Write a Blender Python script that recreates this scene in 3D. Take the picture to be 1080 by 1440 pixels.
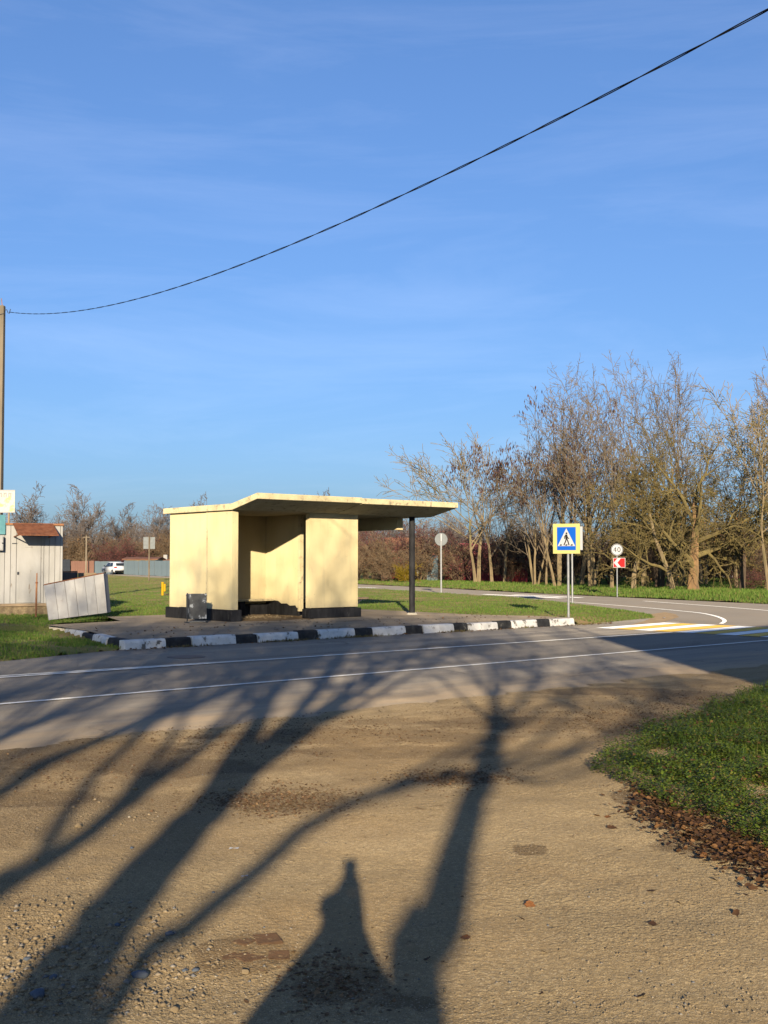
import bpy, bmesh, math, random
import numpy as np
from mathutils import Vector, Matrix, noise as mnoise

for o in list(bpy.data.objects):
    bpy.data.objects.remove(o)
scn = bpy.context.scene
COL = scn.collection
R = math.radians

# ------------------------------------------------------------------ camera, sky, sun, exposure
F, CH, PITCH = 1630.0, 1.65, math.atan(70 / 1630.0)
cd = bpy.data.cameras.new('camera'); cam = bpy.data.objects.new('camera', cd); COL.objects.link(cam)
cam.location = (0, 0, CH); cam.rotation_euler = (math.pi / 2 + PITCH, 0, 0)
cd.sensor_fit = 'HORIZONTAL'; cd.sensor_width = 36; cd.lens = F / 1080 * 36
cd.clip_start = 0.05; cd.clip_end = 3000
scn.camera = cam
scn.render.resolution_x = 768; scn.render.resolution_y = 1024

SUN_EL, SUN_AZ = R(14.2), R(-1.65)      # light travels towards azimuth SUN_AZ (0 = +Y), sun stands behind the camera
world = bpy.data.worlds.new('World'); scn.world = world; world.use_nodes = True
nt = world.node_tree; nt.nodes.clear()
wo = nt.nodes.new('ShaderNodeOutputWorld'); bg = nt.nodes.new('ShaderNodeBackground')
sky = nt.nodes.new('ShaderNodeTexSky'); sky.sky_type = 'NISHITA'; sky.sun_disc = False
sky.sun_elevation = SUN_EL; sky.sun_rotation = math.pi + SUN_AZ
sky.air_density = 1.0; sky.dust_density = 1.6; sky.ozone_density = 2.0; sky.altitude = 100
tc = nt.nodes.new('ShaderNodeTexCoord'); mp = nt.nodes.new('ShaderNodeMapping')
mp.inputs['Location'].default_value = (5.3, 2.9, 1.1); mp.inputs['Rotation'].default_value = (0.1, R(-12), 0.3); mp.inputs['Scale'].default_value = (1.3, 1.3, 9.0)
n1 = nt.nodes.new('ShaderNodeTexNoise'); n1.inputs['Scale'].default_value = 2.2; n1.inputs['Detail'].default_value = 7; n1.inputs['Roughness'].default_value = .62
n1.inputs['Distortion'].default_value = .5
rp = nt.nodes.new('ShaderNodeValToRGB'); rp.color_ramp.elements[0].position = .44; rp.color_ramp.elements[1].position = .85
mx = nt.nodes.new('ShaderNodeMix'); mx.data_type = 'RGBA'; mx.blend_type = 'MIX'
cl = nt.nodes.new('ShaderNodeMath'); cl.operation = 'MULTIPLY'; cl.inputs[1].default_value = .42
lift = nt.nodes.new('ShaderNodeMix'); lift.data_type = 'RGBA'; lift.blend_type = 'ADD'; lift.inputs[0].default_value = 1.0
lift.inputs[7].default_value = (1.9, 1.7, 1.5, 1)
ga = nt.nodes.new('ShaderNodeGamma'); ga.inputs[1].default_value = .74
hs = nt.nodes.new('ShaderNodeMix'); hs.data_type = 'RGBA'; hs.blend_type = 'MULTIPLY'; hs.inputs[0].default_value = 1.0; hs.inputs[7].default_value = (.89, 1.33, 2.12, 1)
L = nt.links.new
L(tc.outputs['Generated'], mp.inputs[0]); L(mp.outputs[0], n1.inputs['Vector']); L(n1.outputs[0], rp.inputs[0]); L(rp.outputs[0], cl.inputs[0])
L(sky.outputs[0], ga.inputs[0]); L(ga.outputs[0], hs.inputs[6]); L(hs.outputs[2], mx.inputs[6]); L(hs.outputs[2], lift.inputs[6]); L(lift.outputs[2], mx.inputs[7]); L(cl.outputs[0], mx.inputs[0])
L(mx.outputs[2], bg.inputs[0]); L(bg.outputs[0], wo.inputs[0])
bg.inputs[1].default_value = 0.066

sl = bpy.data.lights.new('sun', 'SUN'); sun = bpy.data.objects.new('sun', sl); COL.objects.link(sun)
sl.energy = 5.0; sl.angle = R(0.5); sl.color = (1.0, 0.84, 0.60)
LD = Vector((math.sin(SUN_AZ) * math.cos(SUN_EL), math.cos(SUN_AZ) * math.cos(SUN_EL), -math.sin(SUN_EL)))
sun.rotation_euler = LD.to_track_quat('-Z', 'Y').to_euler()
scn.view_settings.view_transform = 'Standard'; scn.view_settings.look = 'None'; scn.view_settings.gamma = 1
scn.view_settings.exposure = 0.90

# ------------------------------------------------------------------ measuring helpers
def ray(x, y):
    u, v = (x - 540) / F, (720 - y) / F
    return Vector((u, math.cos(PITCH) - v * math.sin(PITCH), math.sin(PITCH) + v * math.cos(PITCH)))
def gp(x, y, z=0.0):                     # place on level z
    r = ray(x, y); t = (z - CH) / r.z
    return Vector((r.x * t, r.y * t, z))
def at(x, y, Y):                         # place at distance Y
    r = ray(x, y); t = Y / r.y
    return Vector((r.x * t, Y, CH + r.z * t))
D2, E2 = Vector((.754, .657, 0)), Vector((-.657, .754, 0))   # along the road / away from the road
K = Vector((-4.814, 21.888, 0)); TH = math.atan2(.657, .754)
def rf(a, b, z=0.0):                     # road frame -> world (a along kerb, b into the island)
    p = K + D2 * a + E2 * b
    return Vector((p.x, p.y, z))
def to_rf(p):
    q = Vector((p[0] - K.x, p[1] - K.y, 0)); return q.dot(D2), q.dot(E2)

# ------------------------------------------------------------------ object helpers
def tag(o, label=None, cat=None, group=None, kind=None):
    if label: o['label'] = label
    if cat: o['category'] = cat
    if group: o['group'] = group
    if kind: o['kind'] = kind
    return o
def link(name, me, m=None, parent=None, loc=None):
    o = bpy.data.objects.new(name, me); COL.objects.link(o)
    if m is not None and me is not None and not me.materials: me.materials.append(m)
    if parent: o.parent = parent
    if loc is not None: o.location = loc
    return o
def empty(name, loc=(0, 0, 0), rz=0):
    o = bpy.data.objects.new(name, None); COL.objects.link(o); o.location = loc; o.rotation_euler = (0, 0, rz); o.empty_display_size = .1
    return o
def copy_tree(o, parent=None):
    c = o.copy(); COL.objects.link(c); c.parent = parent
    for ch in list(o.children): copy_tree(ch, c)
    return c
def pymesh(name, v, f, smooth=False):
    me = bpy.data.meshes.new(name); me.from_pydata([tuple(p) for p in v], [], f); me.update()
    if smooth: me.polygons.foreach_set('use_smooth', [True] * len(me.polygons))
    return me
def npmesh(name, v, f, smooth=False):    # v (n,3) f (m,k) arrays
    v = np.asarray(v, dtype=np.float32); f = np.asarray(f, dtype=np.int32)
    me = bpy.data.meshes.new(name); k = f.shape[1]
    me.vertices.add(len(v)); me.vertices.foreach_set('co', v.ravel())
    me.loops.add(f.size); me.loops.foreach_set('vertex_index', f.ravel())
    me.polygons.add(len(f)); me.polygons.foreach_set('loop_start', np.arange(0, f.size, k, dtype=np.int32))
    me.polygons.foreach_set('loop_total', np.full(len(f), k, dtype=np.int32))
    if smooth: me.polygons.foreach_set('use_smooth', np.ones(len(f), dtype=bool))
    me.update(calc_edges=True); return me
class MB:
    def __init__(s): s.v = []; s.f = []
    def add(s, v, f):
        b = len(s.v); s.v += [Vector(p) for p in v]; s.f += [tuple(i + b for i in q) for q in f]; return s
    def box(s, x0, x1, y0, y1, z0, z1, M=None):
        v = [Vector(p) for p in ((x0, y0, z0), (x1, y0, z0), (x1, y1, z0), (x0, y1, z0), (x0, y0, z1), (x1, y0, z1), (x1, y1, z1), (x0, y1, z1))]
        if M: v = [M @ p for p in v]
        return s.add(v, [(0, 3, 2, 1), (4, 5, 6, 7), (0, 1, 5, 4), (1, 2, 6, 5), (2, 3, 7, 6), (3, 0, 4, 7)])
    def prism(s, poly, axis, a0, a1):    # poly 2D list; axis 'x','y','z' extruded
        def P(p, a):
            return {'x': (a, p[0], p[1]), 'y': (p[0], a, p[1]), 'z': (p[0], p[1], a)}[axis]
        n = len(poly); v = [P(p, a0) for p in poly] + [P(p, a1) for p in poly]
        f = [tuple(range(n))[::-1], tuple(range(n, 2 * n))] + [(i, (i + 1) % n, n + (i + 1) % n, n + i) for i in range(n)]
        return s.add(v, f)
    def tube(s, pts, rads, k=8, caps=True):
        v, f = tube_geo(pts, rads, k)
        if caps:
            n = len(pts); f = [tuple(q) for q in f] + [tuple(range(k))[::-1], tuple(range((n - 1) * k, n * k))]
        return s.add(v, [tuple(q) for q in f])
    def mesh(s, name, bevel=0, smooth=False, segs=2):
        me = pymesh(name, s.v, s.f)
        bm = bmesh.new(); bm.from_mesh(me); bmesh.ops.recalc_face_normals(bm, faces=bm.faces)
        if bevel:
            bmesh.ops.bevel(bm, geom=bm.edges[:], offset=bevel, segments=segs, affect='EDGES', profile=.5, clamp_overlap=True)
        if smooth:
            for q in bm.faces: q.smooth = True
        bm.to_mesh(me); bm.free(); return me
    def build(s, name, m, parent=None, bevel=0, loc=None, smooth=False):
        return link(name, s.mesh(name, bevel, smooth), m, parent, loc)
def tube_geo(pts, rads, k):
    P = np.array([tuple(p) for p in pts], dtype=float); n = len(P)
    T = np.gradient(P, axis=0) if n > 1 else np.array([[0, 0, 1.]])
    T /= (np.linalg.norm(T, axis=1, keepdims=True) + 1e-9)
    ref = np.array([0.31, 0.77, 0.0]) if abs(T[:, 2]).mean() > .5 else np.array([0.1, 0.05, 1.0])
    A = np.cross(T, ref); A /= (np.linalg.norm(A, axis=1, keepdims=True) + 1e-9)
    Bv = np.cross(T, A); an = np.arange(k) * 2 * math.pi / k
    V = P[:, None, :] + np.array(rads)[:, None, None] * (np.cos(an)[None, :, None] * A[:, None, :] + np.sin(an)[None, :, None] * Bv[:, None, :])
    f = []
    for i in range(n - 1):
        for j in range(k):
            f.append((i * k + j, i * k + (j + 1) % k, (i + 1) * k + (j + 1) % k, (i + 1) * k + j))
    return [tuple(p) for p in V.reshape(-1, 3)], f

# ------------------------------------------------------------------ materials
def newmat(name):
    m = bpy.data.materials.new(name); m.use_nodes = True; t = m.node_tree
    b = t.nodes['Principled BSDF']; return m, t, b
def nnoise(t, vec, scale, detail=5, rough=.55, dist=0.0):
    n = t.nodes.new('ShaderNodeTexNoise'); n.inputs['Scale'].default_value = scale; n.inputs['Detail'].default_value = detail
    n.inputs['Roughness'].default_value = rough; n.inputs['Distortion'].default_value = dist
    t.links.new(vec, n.inputs['Vector']); return n.outputs['Fac']
def ramp(t, fac, stops):
    r = t.nodes.new('ShaderNodeValToRGB'); e = r.color_ramp.elements
    while len(e) < len(stops): e.new(.5)
    for q, (pos, c) in zip(e, stops):
        q.position = pos; q.color = (c, c, c, 1) if isinstance(c, (int, float)) else (*c, 1)
    t.links.new(fac, r.inputs[0]); return r.outputs[0]
def mixc(t, fac, a, b, mode='MIX'):
    m = t.nodes.new('ShaderNodeMix'); m.data_type = 'RGBA'; m.blend_type = mode
    for i, s in ((0, fac), (6, a), (7, b)):
        if hasattr(s, 'is_output') or hasattr(s, 'links'): t.links.new(s, m.inputs[i])
        elif i == 0: m.inputs[0].default_value = s
        else: m.inputs[i].default_value = (*s, 1) if len(s) == 3 else s
    return m.outputs[2]
def mth(t, op, a, b=0.0, c=None):
    m = t.nodes.new('ShaderNodeMath'); m.operation = op
    for i, s in enumerate((a, b) if c is None else (a, b, c)):
        if isinstance(s, (int, float)): m.inputs[i].default_value = s
        else: t.links.new(s, m.inputs[i])
    return m.outputs[0]
def bump(t, b, h, strength, dist):
    n = t.nodes.new('ShaderNodeBump'); n.inputs['Strength'].default_value = strength; n.inputs['Distance'].default_value = dist
    t.links.new(h, n.inputs['Height']); t.links.new(n.outputs[0], b.inputs['Normal'])
def coord(t, kind='Object', scale=None, rot=None):
    c = t.nodes.new('ShaderNodeTexCoord'); o = c.outputs[kind]
    if scale or rot:
        m = t.nodes.new('ShaderNodeMapping')
        if scale: m.inputs['Scale'].default_value = scale
        if rot: m.inputs['Rotation'].default_value = rot
        t.links.new(o, m.inputs[0]); o = m.outputs[0]
    return o
def pmat(name, c1, c2, scale=4, rough=.85, bscale=None, bstr=.3, bdist=.01, spec=.12, metal=0, lo=.35, hi=.65, stretch=None, c3=None, s3=1.2, w3=(.5, .7)):
    m, t, b = newmat(name); v = coord(t, 'Object', stretch)
    col = mixc(t, ramp(t, nnoise(t, v, scale), [(lo, 0), (hi, 1)]), c1, c2)
    if c3: col = mixc(t, ramp(t, nnoise(t, v, s3, 8, .65), [(w3[0], 0), (w3[1], 1)]), col, c3)
    t.links.new(col, b.inputs['Base Color']); b.inputs['Roughness'].default_value = rough; b.inputs['Metallic'].default_value = metal
    b.inputs['Specular IOR Level'].default_value = spec
    if rough >= .88: b.inputs['Diffuse Roughness'].default_value = .9
    if bscale: bump(t, b, nnoise(t, v, bscale, 4), bstr, bdist)
    return m
def stain_stucco():
    m = M['stucco']; t = m.node_tree; b = t.nodes['Principled BSDF']; src = b.inputs['Base Color'].links[0].from_socket
    v = coord(t); vs = coord(t, 'Object', (1, 1, .07))
    c = mixc(t, ramp(t, nnoise(t, vs, 7, 5, .6), [(.56, 0), (.74, .28)]), src, (.30, .265, .19))      # rain streaks
    c = mixc(t, ramp(t, nnoise(t, v, 17, 4, .6), [(.70, 0), (.73, .8)]), c, (.22, .19, .15))          # chips
    s_ = t.nodes.new('ShaderNodeSeparateXYZ'); t.links.new(v, s_.inputs[0])
    sp = mth(t, 'ADD', s_.outputs[2], mth(t, 'MULTIPLY', nnoise(t, v, 3.5, 6, .65), .55))
    c = mixc(t, ramp(t, sp, [(.66, .45), (.92, 0)]), c, (.27, .235, .18))                             # mud splashed on the foot
    t.links.new(c, b.inputs['Base Color'])
def flat(name, c, rough=.6, metal=0, spec=.06):
    m, t, b = newmat(name); b.inputs['Base Color'].default_value = (*c, 1); b.inputs['Roughness'].default_value = rough
    b.inputs['Metallic'].default_value = metal; b.inputs['Specular IOR Level'].default_value = spec; return m
def islandmat(name, stops, rough=.75, trans=0.0, spec=.2):
    m, t, b = newmat(name); g = t.nodes.new('ShaderNodeNewGeometry')
    c = ramp(t, g.outputs['Random Per Island'], stops)
    t.links.new(c, b.inputs['Base Color']); b.inputs['Roughness'].default_value = rough; b.inputs['Specular IOR Level'].default_value = spec
    if trans:
        out = t.nodes['Material Output']; tr = t.nodes.new('ShaderNodeBsdfTranslucent'); ms = t.nodes.new('ShaderNodeMixShader'); ms.inputs[0].default_value = trans
        t.links.new(c, tr.inputs[0]); t.links.new(b.outputs[0], ms.inputs[1]); t.links.new(tr.outputs[0], ms.inputs[2]); t.links.new(ms.outputs[0], out.inputs[0])
    return m
M = {}
M['stucco'] = pmat('stucco', (.53, .455, .275), (.475, .40, .235), 1.3, .9, 60, .35, .004, c3=(.36, .325, .235), s3=.8, w3=(.54, .80), stretch=(1, 1, .6))
M['white_metal'] = pmat('white_metal', (.40, .395, .385), (.345, .335, .325), 3, .7, 30, .3, .004, c3=(.17, .11, .07), s3=7, w3=(.66, .74))
M['stucco_edge'] = pmat('stucco_edge', (.48, .42, .27), (.40, .34, .21), 3, .9, 30, .4, .01, c3=(.20, .17, .12), s3=7, w3=(.55, .68))
stain_stucco()
M['black_paint'] = pmat('black_paint', (.016, .016, .018), (.032, .032, .035), 8, .7, 40, .4, .006, c3=(.09, .085, .08), s3=5, w3=(.60, .72), stretch=(1, 1, .35), spec=.08)
M['kerb_white'] = pmat('kerb_white', (.58, .57, .55), (.47, .46, .44), 6, .85, 30, .7, .014, c3=(.13, .115, .10), s3=5, w3=(.56, .63))
M['kerb_black'] = pmat('kerb_black', (.020, .020, .022), (.04, .04, .04), 6, .8, 30, .5, .010, c3=(.16, .145, .13), s3=6, w3=(.60, .68), spec=.08)
M['concrete'] = pmat('concrete', (.36, .33, .28), (.27, .25, .21), 3, .9, 40, .4, .006)
M['pole_concrete'] = pmat('pole_concrete', (.25, .205, .15), (.18, .15, .11), 3, .9, 25, .5, .008, stretch=(1, 1, .3))
M['galv'] = pmat('galv', (.27, .275, .28), (.21, .215, .22), 12, .45, metal=.2, spec=.5)
M['sign_back'] = pmat('sign_back', (.17, .185, .19), (.14, .15, .155), 5, .6, metal=.1)
M['sign_yellow'] = flat('sign_yellow', (.44, .40, .15), .5)
M['sign_blue'] = flat('sign_blue', (.006, .085, .42), .5)
M['sign_white'] = flat('sign_white', (.40, .40, .41), .5)
M['sign_black'] = flat('sign_black', (.02, .02, .02), .4)
M['sign_red'] = flat('sign_red', (.42, .010, .012), .5)
M['white_board'] = pmat('white_board', (.345, .34, .335), (.29, .285, .275), 3, .75, 30, .25, .004, stretch=(1, 1, .3), c3=(.15, .11, .08), s3=6, w3=(.62, .72))
M['rust'] = pmat('rust', (.17, .06, .028), (.24, .10, .05), 9, .8, 40, .4, .004, c3=(.10, .045, .025), s3=4)
M['rust_pale'] = pmat('rust_pale', (.30, .15, .08), (.22, .10, .05), 9, .8)
M['bin_metal'] = pmat('bin_metal', (.05, .052, .056), (.085, .087, .09), 5, .5, metal=.3, c3=(.34, .36, .38), s3=4.5, w3=(.54, .59))
M['dark_metal'] = pmat('dark_metal', (.03, .035, .045), (.05, .055, .065), 5, .6)
M['wood_old'] = pmat('wood_old', (.20, .15, .10), (.28, .21, .14), 6, .85, stretch=(1, 1, 8))
M['rubble'] = pmat('rubble', (.27, .21, .13), (.15, .115, .075), 9, .95, 20, .8, .03)
M['teal'] = pmat('teal', (.10, .24, .27), (.07, .19, .22), 5, .6)
M['meter_box'] = pmat('meter_box', (.34, .34, .34), (.28, .28, .28), 5, .5)
M['car_white'] = flat('car_white', (.60, .60, .61), .25, 0, .5)
M['glass_dark'] = flat('glass_dark', (.02, .025, .03), .08, 0, .6)
M['rubber'] = flat('rubber', (.015, .015, .016), .8)
M['alloy'] = flat('alloy', (.4, .41, .42), .35, .8)
M['tail_red'] = flat('tail_red', (.35, .015, .015), .2)
M['fence_blue'] = pmat('fence_blue', (.155, .20, .22), (.13, .17, .195), .6, .6)
M['fence_brown'] = pmat('fence_brown', (.26, .14, .10), (.20, .11, .08), .8, .6)
M['fence_red'] = pmat('fence_red', (.27, .045, .045), (.2, .035, .04), .8, .55)
M['roof_red'] = pmat('roof_red', (.42, .09, .08), (.34, .07, .07), .8, .5)
M['roof_brown'] = pmat('roof_brown', (.17, .08, .05), (.24, .12, .07), .8, .8)
M['plaster_cream'] = pmat('plaster_cream', (.36, .30, .20), (.31, .26, .17), .6, .9)
M['plaster_white'] = pmat('plaster_white', (.38, .375, .36), (.33, .325, .31), .6, .9)
M['yellow_paint'] = flat('yellow_paint', (.46, .26, .012), .5)
M['wire'] = flat('wire', (.012, .012, .014), .6)
M['bark_grey'] = pmat('bark_grey', (.185, .145, .10), (.115, .09, .064), 6, .95, stretch=(1, 1, .25))
M['bark_tan'] = pmat('bark_tan', (.24, .185, .11), (.15, .115, .068), 5, .95, stretch=(1, 1, .25), c3=(.13, .13, .045), s3=1.2)
M['bark_orange'] = pmat('bark_orange', (.27, .165, .08), (.13, .09, .055), 2.2, .95, stretch=(1, 1, .3))
M['bark_dark'] = pmat('bark_dark', (.075, .055, .040), (.11, .08, .055), 5, .95, stretch=(1, 1, .25))
M['bark_olive'] = pmat('bark_olive', (.16, .128, .05), (.095, .074, .038), 5, .95, stretch=(1, 1, .4))
M['twig_brown'] = pmat('twig_brown', (.165, .118, .075), (.11, .078, .05), 2, .95)
M['twig_purple'] = pmat('twig_purple', (.095, .046, .042), (.065, .037, .034), 2, .95)
M['twig_far'] = pmat('twig_far', (.135, .112, .10), (.10, .083, .077), .5, .95)
M['pods'] = islandmat('pods', [(0, (.030, .014, .012)), (.6, (.05, .022, .018)), (1, (.09, .04, .025))], .8)
M['dry_leaf'] = islandmat('dry_leaf', [(0, (.035, .018, .010)), (.4, (.08, .04, .018)), (.75, (.14, .07, .028)), (.92, (.24, .125, .05)), (1, (.05, .03, .016))], .75, .15)
M['olive_leaf'] = islandmat('olive_leaf', [(0, (.085, .07, .022)), (.5, (.125, .105, .032)), (.85, (.17, .11, .035)), (1, (.22, .10, .03))], .8, .2)
M['red_leaf'] = islandmat('red_leaf', [(0, (.13, .035, .04)), (.6, (.19, .05, .05)), (1, (.22, .10, .06))], .8, .2)
M['yellow_leaf'] = islandmat('yellow_leaf', [(0, (.20, .14, .012)), (1, (.28, .20, .02))], .7, .25)
M['ever_leaf'] = islandmat('ever_leaf', [(0, (.02, .035, .012)), (1, (.05, .07, .02))], .7, .1)
M['blade'] = islandmat('blade', [(0, (.03, .062, .008)), (.45, (.06, .11, .012)), (.8, (.10, .155, .02)), (1, (.17, .15, .05))], .6, .3)
M['blade_far'] = islandmat('blade_far', [(0, (.062, .118, .016)), (.5, (.098, .168, .025)), (.85, (.138, .19, .036)), (1, (.18, .145, .055))], .7, .2)
M['weed'] = islandmat('weed', [(0, (.05, .085, .010)), (.5, (.10, .15, .016)), (.85, (.16, .20, .028)), (1, (.20, .15, .04))], .55, .3)
M['pebble'] = islandmat('pebble', [(0, (.12, .09, .055)), (.4, (.19, .145, .09)), (.85, (.25, .195, .125)), (.95, (.12, .125, .135)), (1, (.30, .255, .19))], .9)
M['stone_tan'] = pmat('stone_tan', (.22, .165, .10), (.15, .115, .07), 20, .9, 60, .4, .003)
M['stone_blue'] = pmat('stone_blue', (.065, .08, .105), (.10, .115, .14), 20, .85, 60, .4, .003)
M['brick_red'] = pmat('brick_red', (.10, .058, .032), (.065, .04, .024), 14, .95, 50, .8, .008, c3=(.20, .14, .08), s3=22, w3=(.56, .66))
M['paper'] = pmat('paper', (.45, .45, .46), (.38, .39, .41), 20, .7)
M['jacket'] = pmat('jacket', (.04, .045, .06), (.05, .055, .07), 6, .85)
M['skin'] = flat('skin', (.5, .31, .23), .6)
M['hair'] = flat('hair', (.04, .025, .015), .6)

def mat_asphalt():
    m, t, b = newmat('asphalt'); v = coord(t)
    s = t.nodes.new('ShaderNodeSeparateXYZ'); t.links.new(v, s.inputs[0])
    c = mixc(t, ramp(t, nnoise(t, v, .35, 6, .6), [(.35, 0), (.65, 1)]), (.128, .115, .101), (.172, .154, .134))
    c = mixc(t, ramp(t, nnoise(t, v, 90, 2), [(.42, 0), (.62, 1)]), c, (.30, .265, .22))
    vor = t.nodes.new('ShaderNodeTexVoronoi'); vor.inputs['Scale'].default_value = 70; t.links.new(v, vor.inputs['Vector'])
    c = mixc(t, ramp(t, vor.outputs[0], [(.0, .35), (.35, 0)]), c, (.07, .062, .054))
    c = mixc(t, ramp(t, nnoise(t, coord(t, 'Object', (.03, 1.1, 1)), 1.0, 4, .6), [(.40, 0), (.62, .45)]), c, (.085, .078, .070))
    vp = t.nodes.new('ShaderNodeTexVoronoi'); vp.distance = 'CHEBYCHEV'; vp.inputs['Scale'].default_value = .22; t.links.new(coord(t, 'Object', (.6, 1, 1)), vp.inputs['Vector'])
    sv_ = t.nodes.new('ShaderNodeSeparateColor'); t.links.new(vp.outputs['Color'], sv_.inputs[0])
    c = mixc(t, ramp(t, sv_.outputs[0], [(.80, 0), (.82, .28)]), c, (.075, .07, .064))
    # sand spread over the edge by the yard (local y = -o)
    vs = coord(t, 'Object', (.25, 1, 1)); w = nnoise(t, vs, 1.3, 7, .65)
    e = mth(t, 'ADD', mth(t, 'MULTIPLY', s.outputs[1], -1.0), mth(t, 'MULTIPLY', mth(t, 'SUBTRACT', w, .5), 5.0))
    f = ramp(t, mth(t, 'MULTIPLY', e, .1), [(.80, 0), (1.06, 1)])
    c = mixc(t, mth(t, 'MULTIPLY', f, .85), c, (.33, .25, .16))
    # cracks and tar patches
    vc = t.nodes.new('ShaderNodeTexVoronoi'); vc.feature = 'DISTANCE_TO_EDGE'; vc.inputs['Scale'].default_value = .45
    vd = t.nodes.new('ShaderNodeVectorMath'); vd.operation = 'ADD'
    nn = t.nodes.new('ShaderNodeTexNoise'); nn.inputs['Scale'].default_value = 1.4; nn.inputs['Detail'].default_value = 5; t.links.new(v, nn.inputs['Vector'])
    t.links.new(v, vd.inputs[0]); t.links.new(nn.outputs['Color'], vd.inputs[1]); t.links.new(vd.outputs[0], vc.inputs['Vector'])
    crack = mth(t, 'MULTIPLY', ramp(t, vc.outputs[0], [(.004, 1), (.012, 0)]), ramp(t, nnoise(t, v, .3, 3), [(.5, 0), (.6, 1)]))
    c = mixc(t, mth(t, 'MULTIPLY', crack, .35), c, (.03, .028, .026))
    t.links.new(c, b.inputs['Base Color']); b.inputs['Roughness'].default_value = .92; b.inputs['Specular IOR Level'].default_value = .15; b.inputs['Diffuse Roughness'].default_value = 1.0
    bump(t, b, mth(t, 'ADD', nnoise(t, v, 110, 3), mth(t, 'MULTIPLY', crack, -1.0)), .8, .012)
    return m
M['asphalt'] = mat_asphalt()
M['asphalt_far'] = pmat('asphalt_far', (.165, .147, .127), (.135, .12, .105), .4, .88, 60, .6, .01, c3=(.20, .17, .135), s3=.2)
M['platform'] = pmat('platform', (.185, .152, .115), (.135, .113, .088), .8, .92, 60, .7, .012, c3=(.25, .20, .14), s3=.5)
def mat_dirt():
    m, t, b = newmat('dirt'); v = coord(t)
    s = t.nodes.new('ShaderNodeSeparateXYZ'); t.links.new(v, s.inputs[0])
    c = mixc(t, ramp(t, nnoise(t, v, .55, 7, .6), [(.36, 0), (.66, 1)]), (.44, .335, .185), (.53, .41, .24))
    # brown damp soil with plant rests along the road edge
    vs = coord(t, 'Object', (.45, 1, 1)); w = nnoise(t, vs, 1.1, 8, .68)
    o = mth(t, 'MULTIPLY', s.outputs[1], -1.0)
    band = ramp(t, mth(t, 'MULTIPLY', mth(t, 'ADD', o, mth(t, 'MULTIPLY', mth(t, 'SUBTRACT', w, .5), 3.6)), .05), [(.47, .2), (.55, .95), (.66, .85), (.73, .05)])
    soil = ramp(t, nnoise(t, vs, 2.2, 8, .72), [(.36, .25), (.54, 1)])
    c = mixc(t, mth(t, 'MULTIPLY', mth(t, 'MULTIPLY', band, soil), .85), c, (.175, .115, .06))
    at_ = t.nodes.new('ShaderNodeAttribute'); at_.attribute_name = 'damp'
    dm = mth(t, 'ADD', at_.outputs['Fac'], mth(t, 'MULTIPLY', mth(t, 'SUBTRACT', nnoise(t, v, 4, 8, .75), .5), 1.7))
    c = mixc(t, mth(t, 'MULTIPLY', ramp(t, dm, [(.42, 0), (.62, 1)]), .88), c, (.085, .052, .028))
    # stony yellowish zone
    st = ramp(t, nnoise(t, v, .28, 5, .6), [(.50, 0), (.62, 1)])
    c = mixc(t, mth(t, 'MULTIPLY', st, .6), c, (.385, .255, .115))
    vor = t.nodes.new('ShaderNodeTexVoronoi'); vor.inputs['Scale'].default_value = 34; t.links.new(v, vor.inputs['Vector'])
    g = ramp(t, vor.outputs[0], [(.18, 0), (.55, 1)])
    c = mixc(t, mth(t, 'MULTIPLY', g, .45), c, (.20, .145, .08))
    c = mixc(t, ramp(t, nnoise(t, v, 190, 2), [(.46, 0), (.62, .8)]), c, (.22, .165, .095))
    c = mixc(t, ramp(t, nnoise(t, v, 120, 2), [(.60, 0), (.70, .8)]), c, (.62, .52, .37))
    c = mixc(t, ramp(t, nnoise(t, v, 9, 6, .7), [(.60, 0), (.72, .8)]), c, (.15, .10, .055))
    t.links.new(c, b.inputs['Base Color']); b.inputs['Roughness'].default_value = .95; b.inputs['Specular IOR Level'].default_value = .1; b.inputs['Diffuse Roughness'].default_value = 1.0
    v2 = t.nodes.new('ShaderNodeTexVoronoi'); v2.inputs['Scale'].default_value = 85; t.links.new(v, v2.inputs['Vector'])
    rgh = ramp(t, nnoise(t, v, .9, 5, .6), [(.38, .45), (.62, 1.0)])          # trodden smooth areas and loose stony ones
    h = mth(t, 'ADD', mth(t, 'MULTIPLY', nnoise(t, v, 11, 6, .65), .9), mth(t, 'MULTIPLY', nnoise(t, v, 170, 3, .7), .40))
    h = mth(t, 'SUBTRACT', h, mth(t, 'MULTIPLY', mth(t, 'ADD', mth(t, 'MULTIPLY', vor.outputs[0], .55), mth(t, 'MULTIPLY', v2.outputs[0], .42)), rgh))
    bump(t, b, h, 1.0, .030)
    return m
M['dirt'] = mat_dirt()
M['turf'] = pmat('turf', (.10, .115, .03), (.13, .135, .04), 1.2, .95, 25, 1.0, .05, c3=(.20, .14, .07), s3=.45, w3=(.48, .62))
M['wood_floor'] = pmat('wood_floor', (.09, .065, .04), (.07, .085, .025), .5, .95, 12, 1.0, .06)
def mat_marking(name, col, wear=.5):
    m, t, b = newmat(name); v = coord(t)
    c = mixc(t, ramp(t, nnoise(t, v, 30, 6, .75), [(wear, 0), (wear + .12, .75)]), col, (.16, .15, .135))
    t.links.new(c, b.inputs['Base Color']); b.inputs['Roughness'].default_value = .9; b.inputs['Diffuse Roughness'].default_value = 1.0; bump(t, b, nnoise(t, v, 110, 3), .8, .010); return m
M['mark_white'] = mat_marking('mark_white', (.66, .66, .66), .60); M['mark_yellow'] = mat_marking('mark_yellow', (.52, .33, .05), .58); M['mark_worn'] = mat_marking('mark_worn', (.60, .59, .57), .56)
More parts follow.
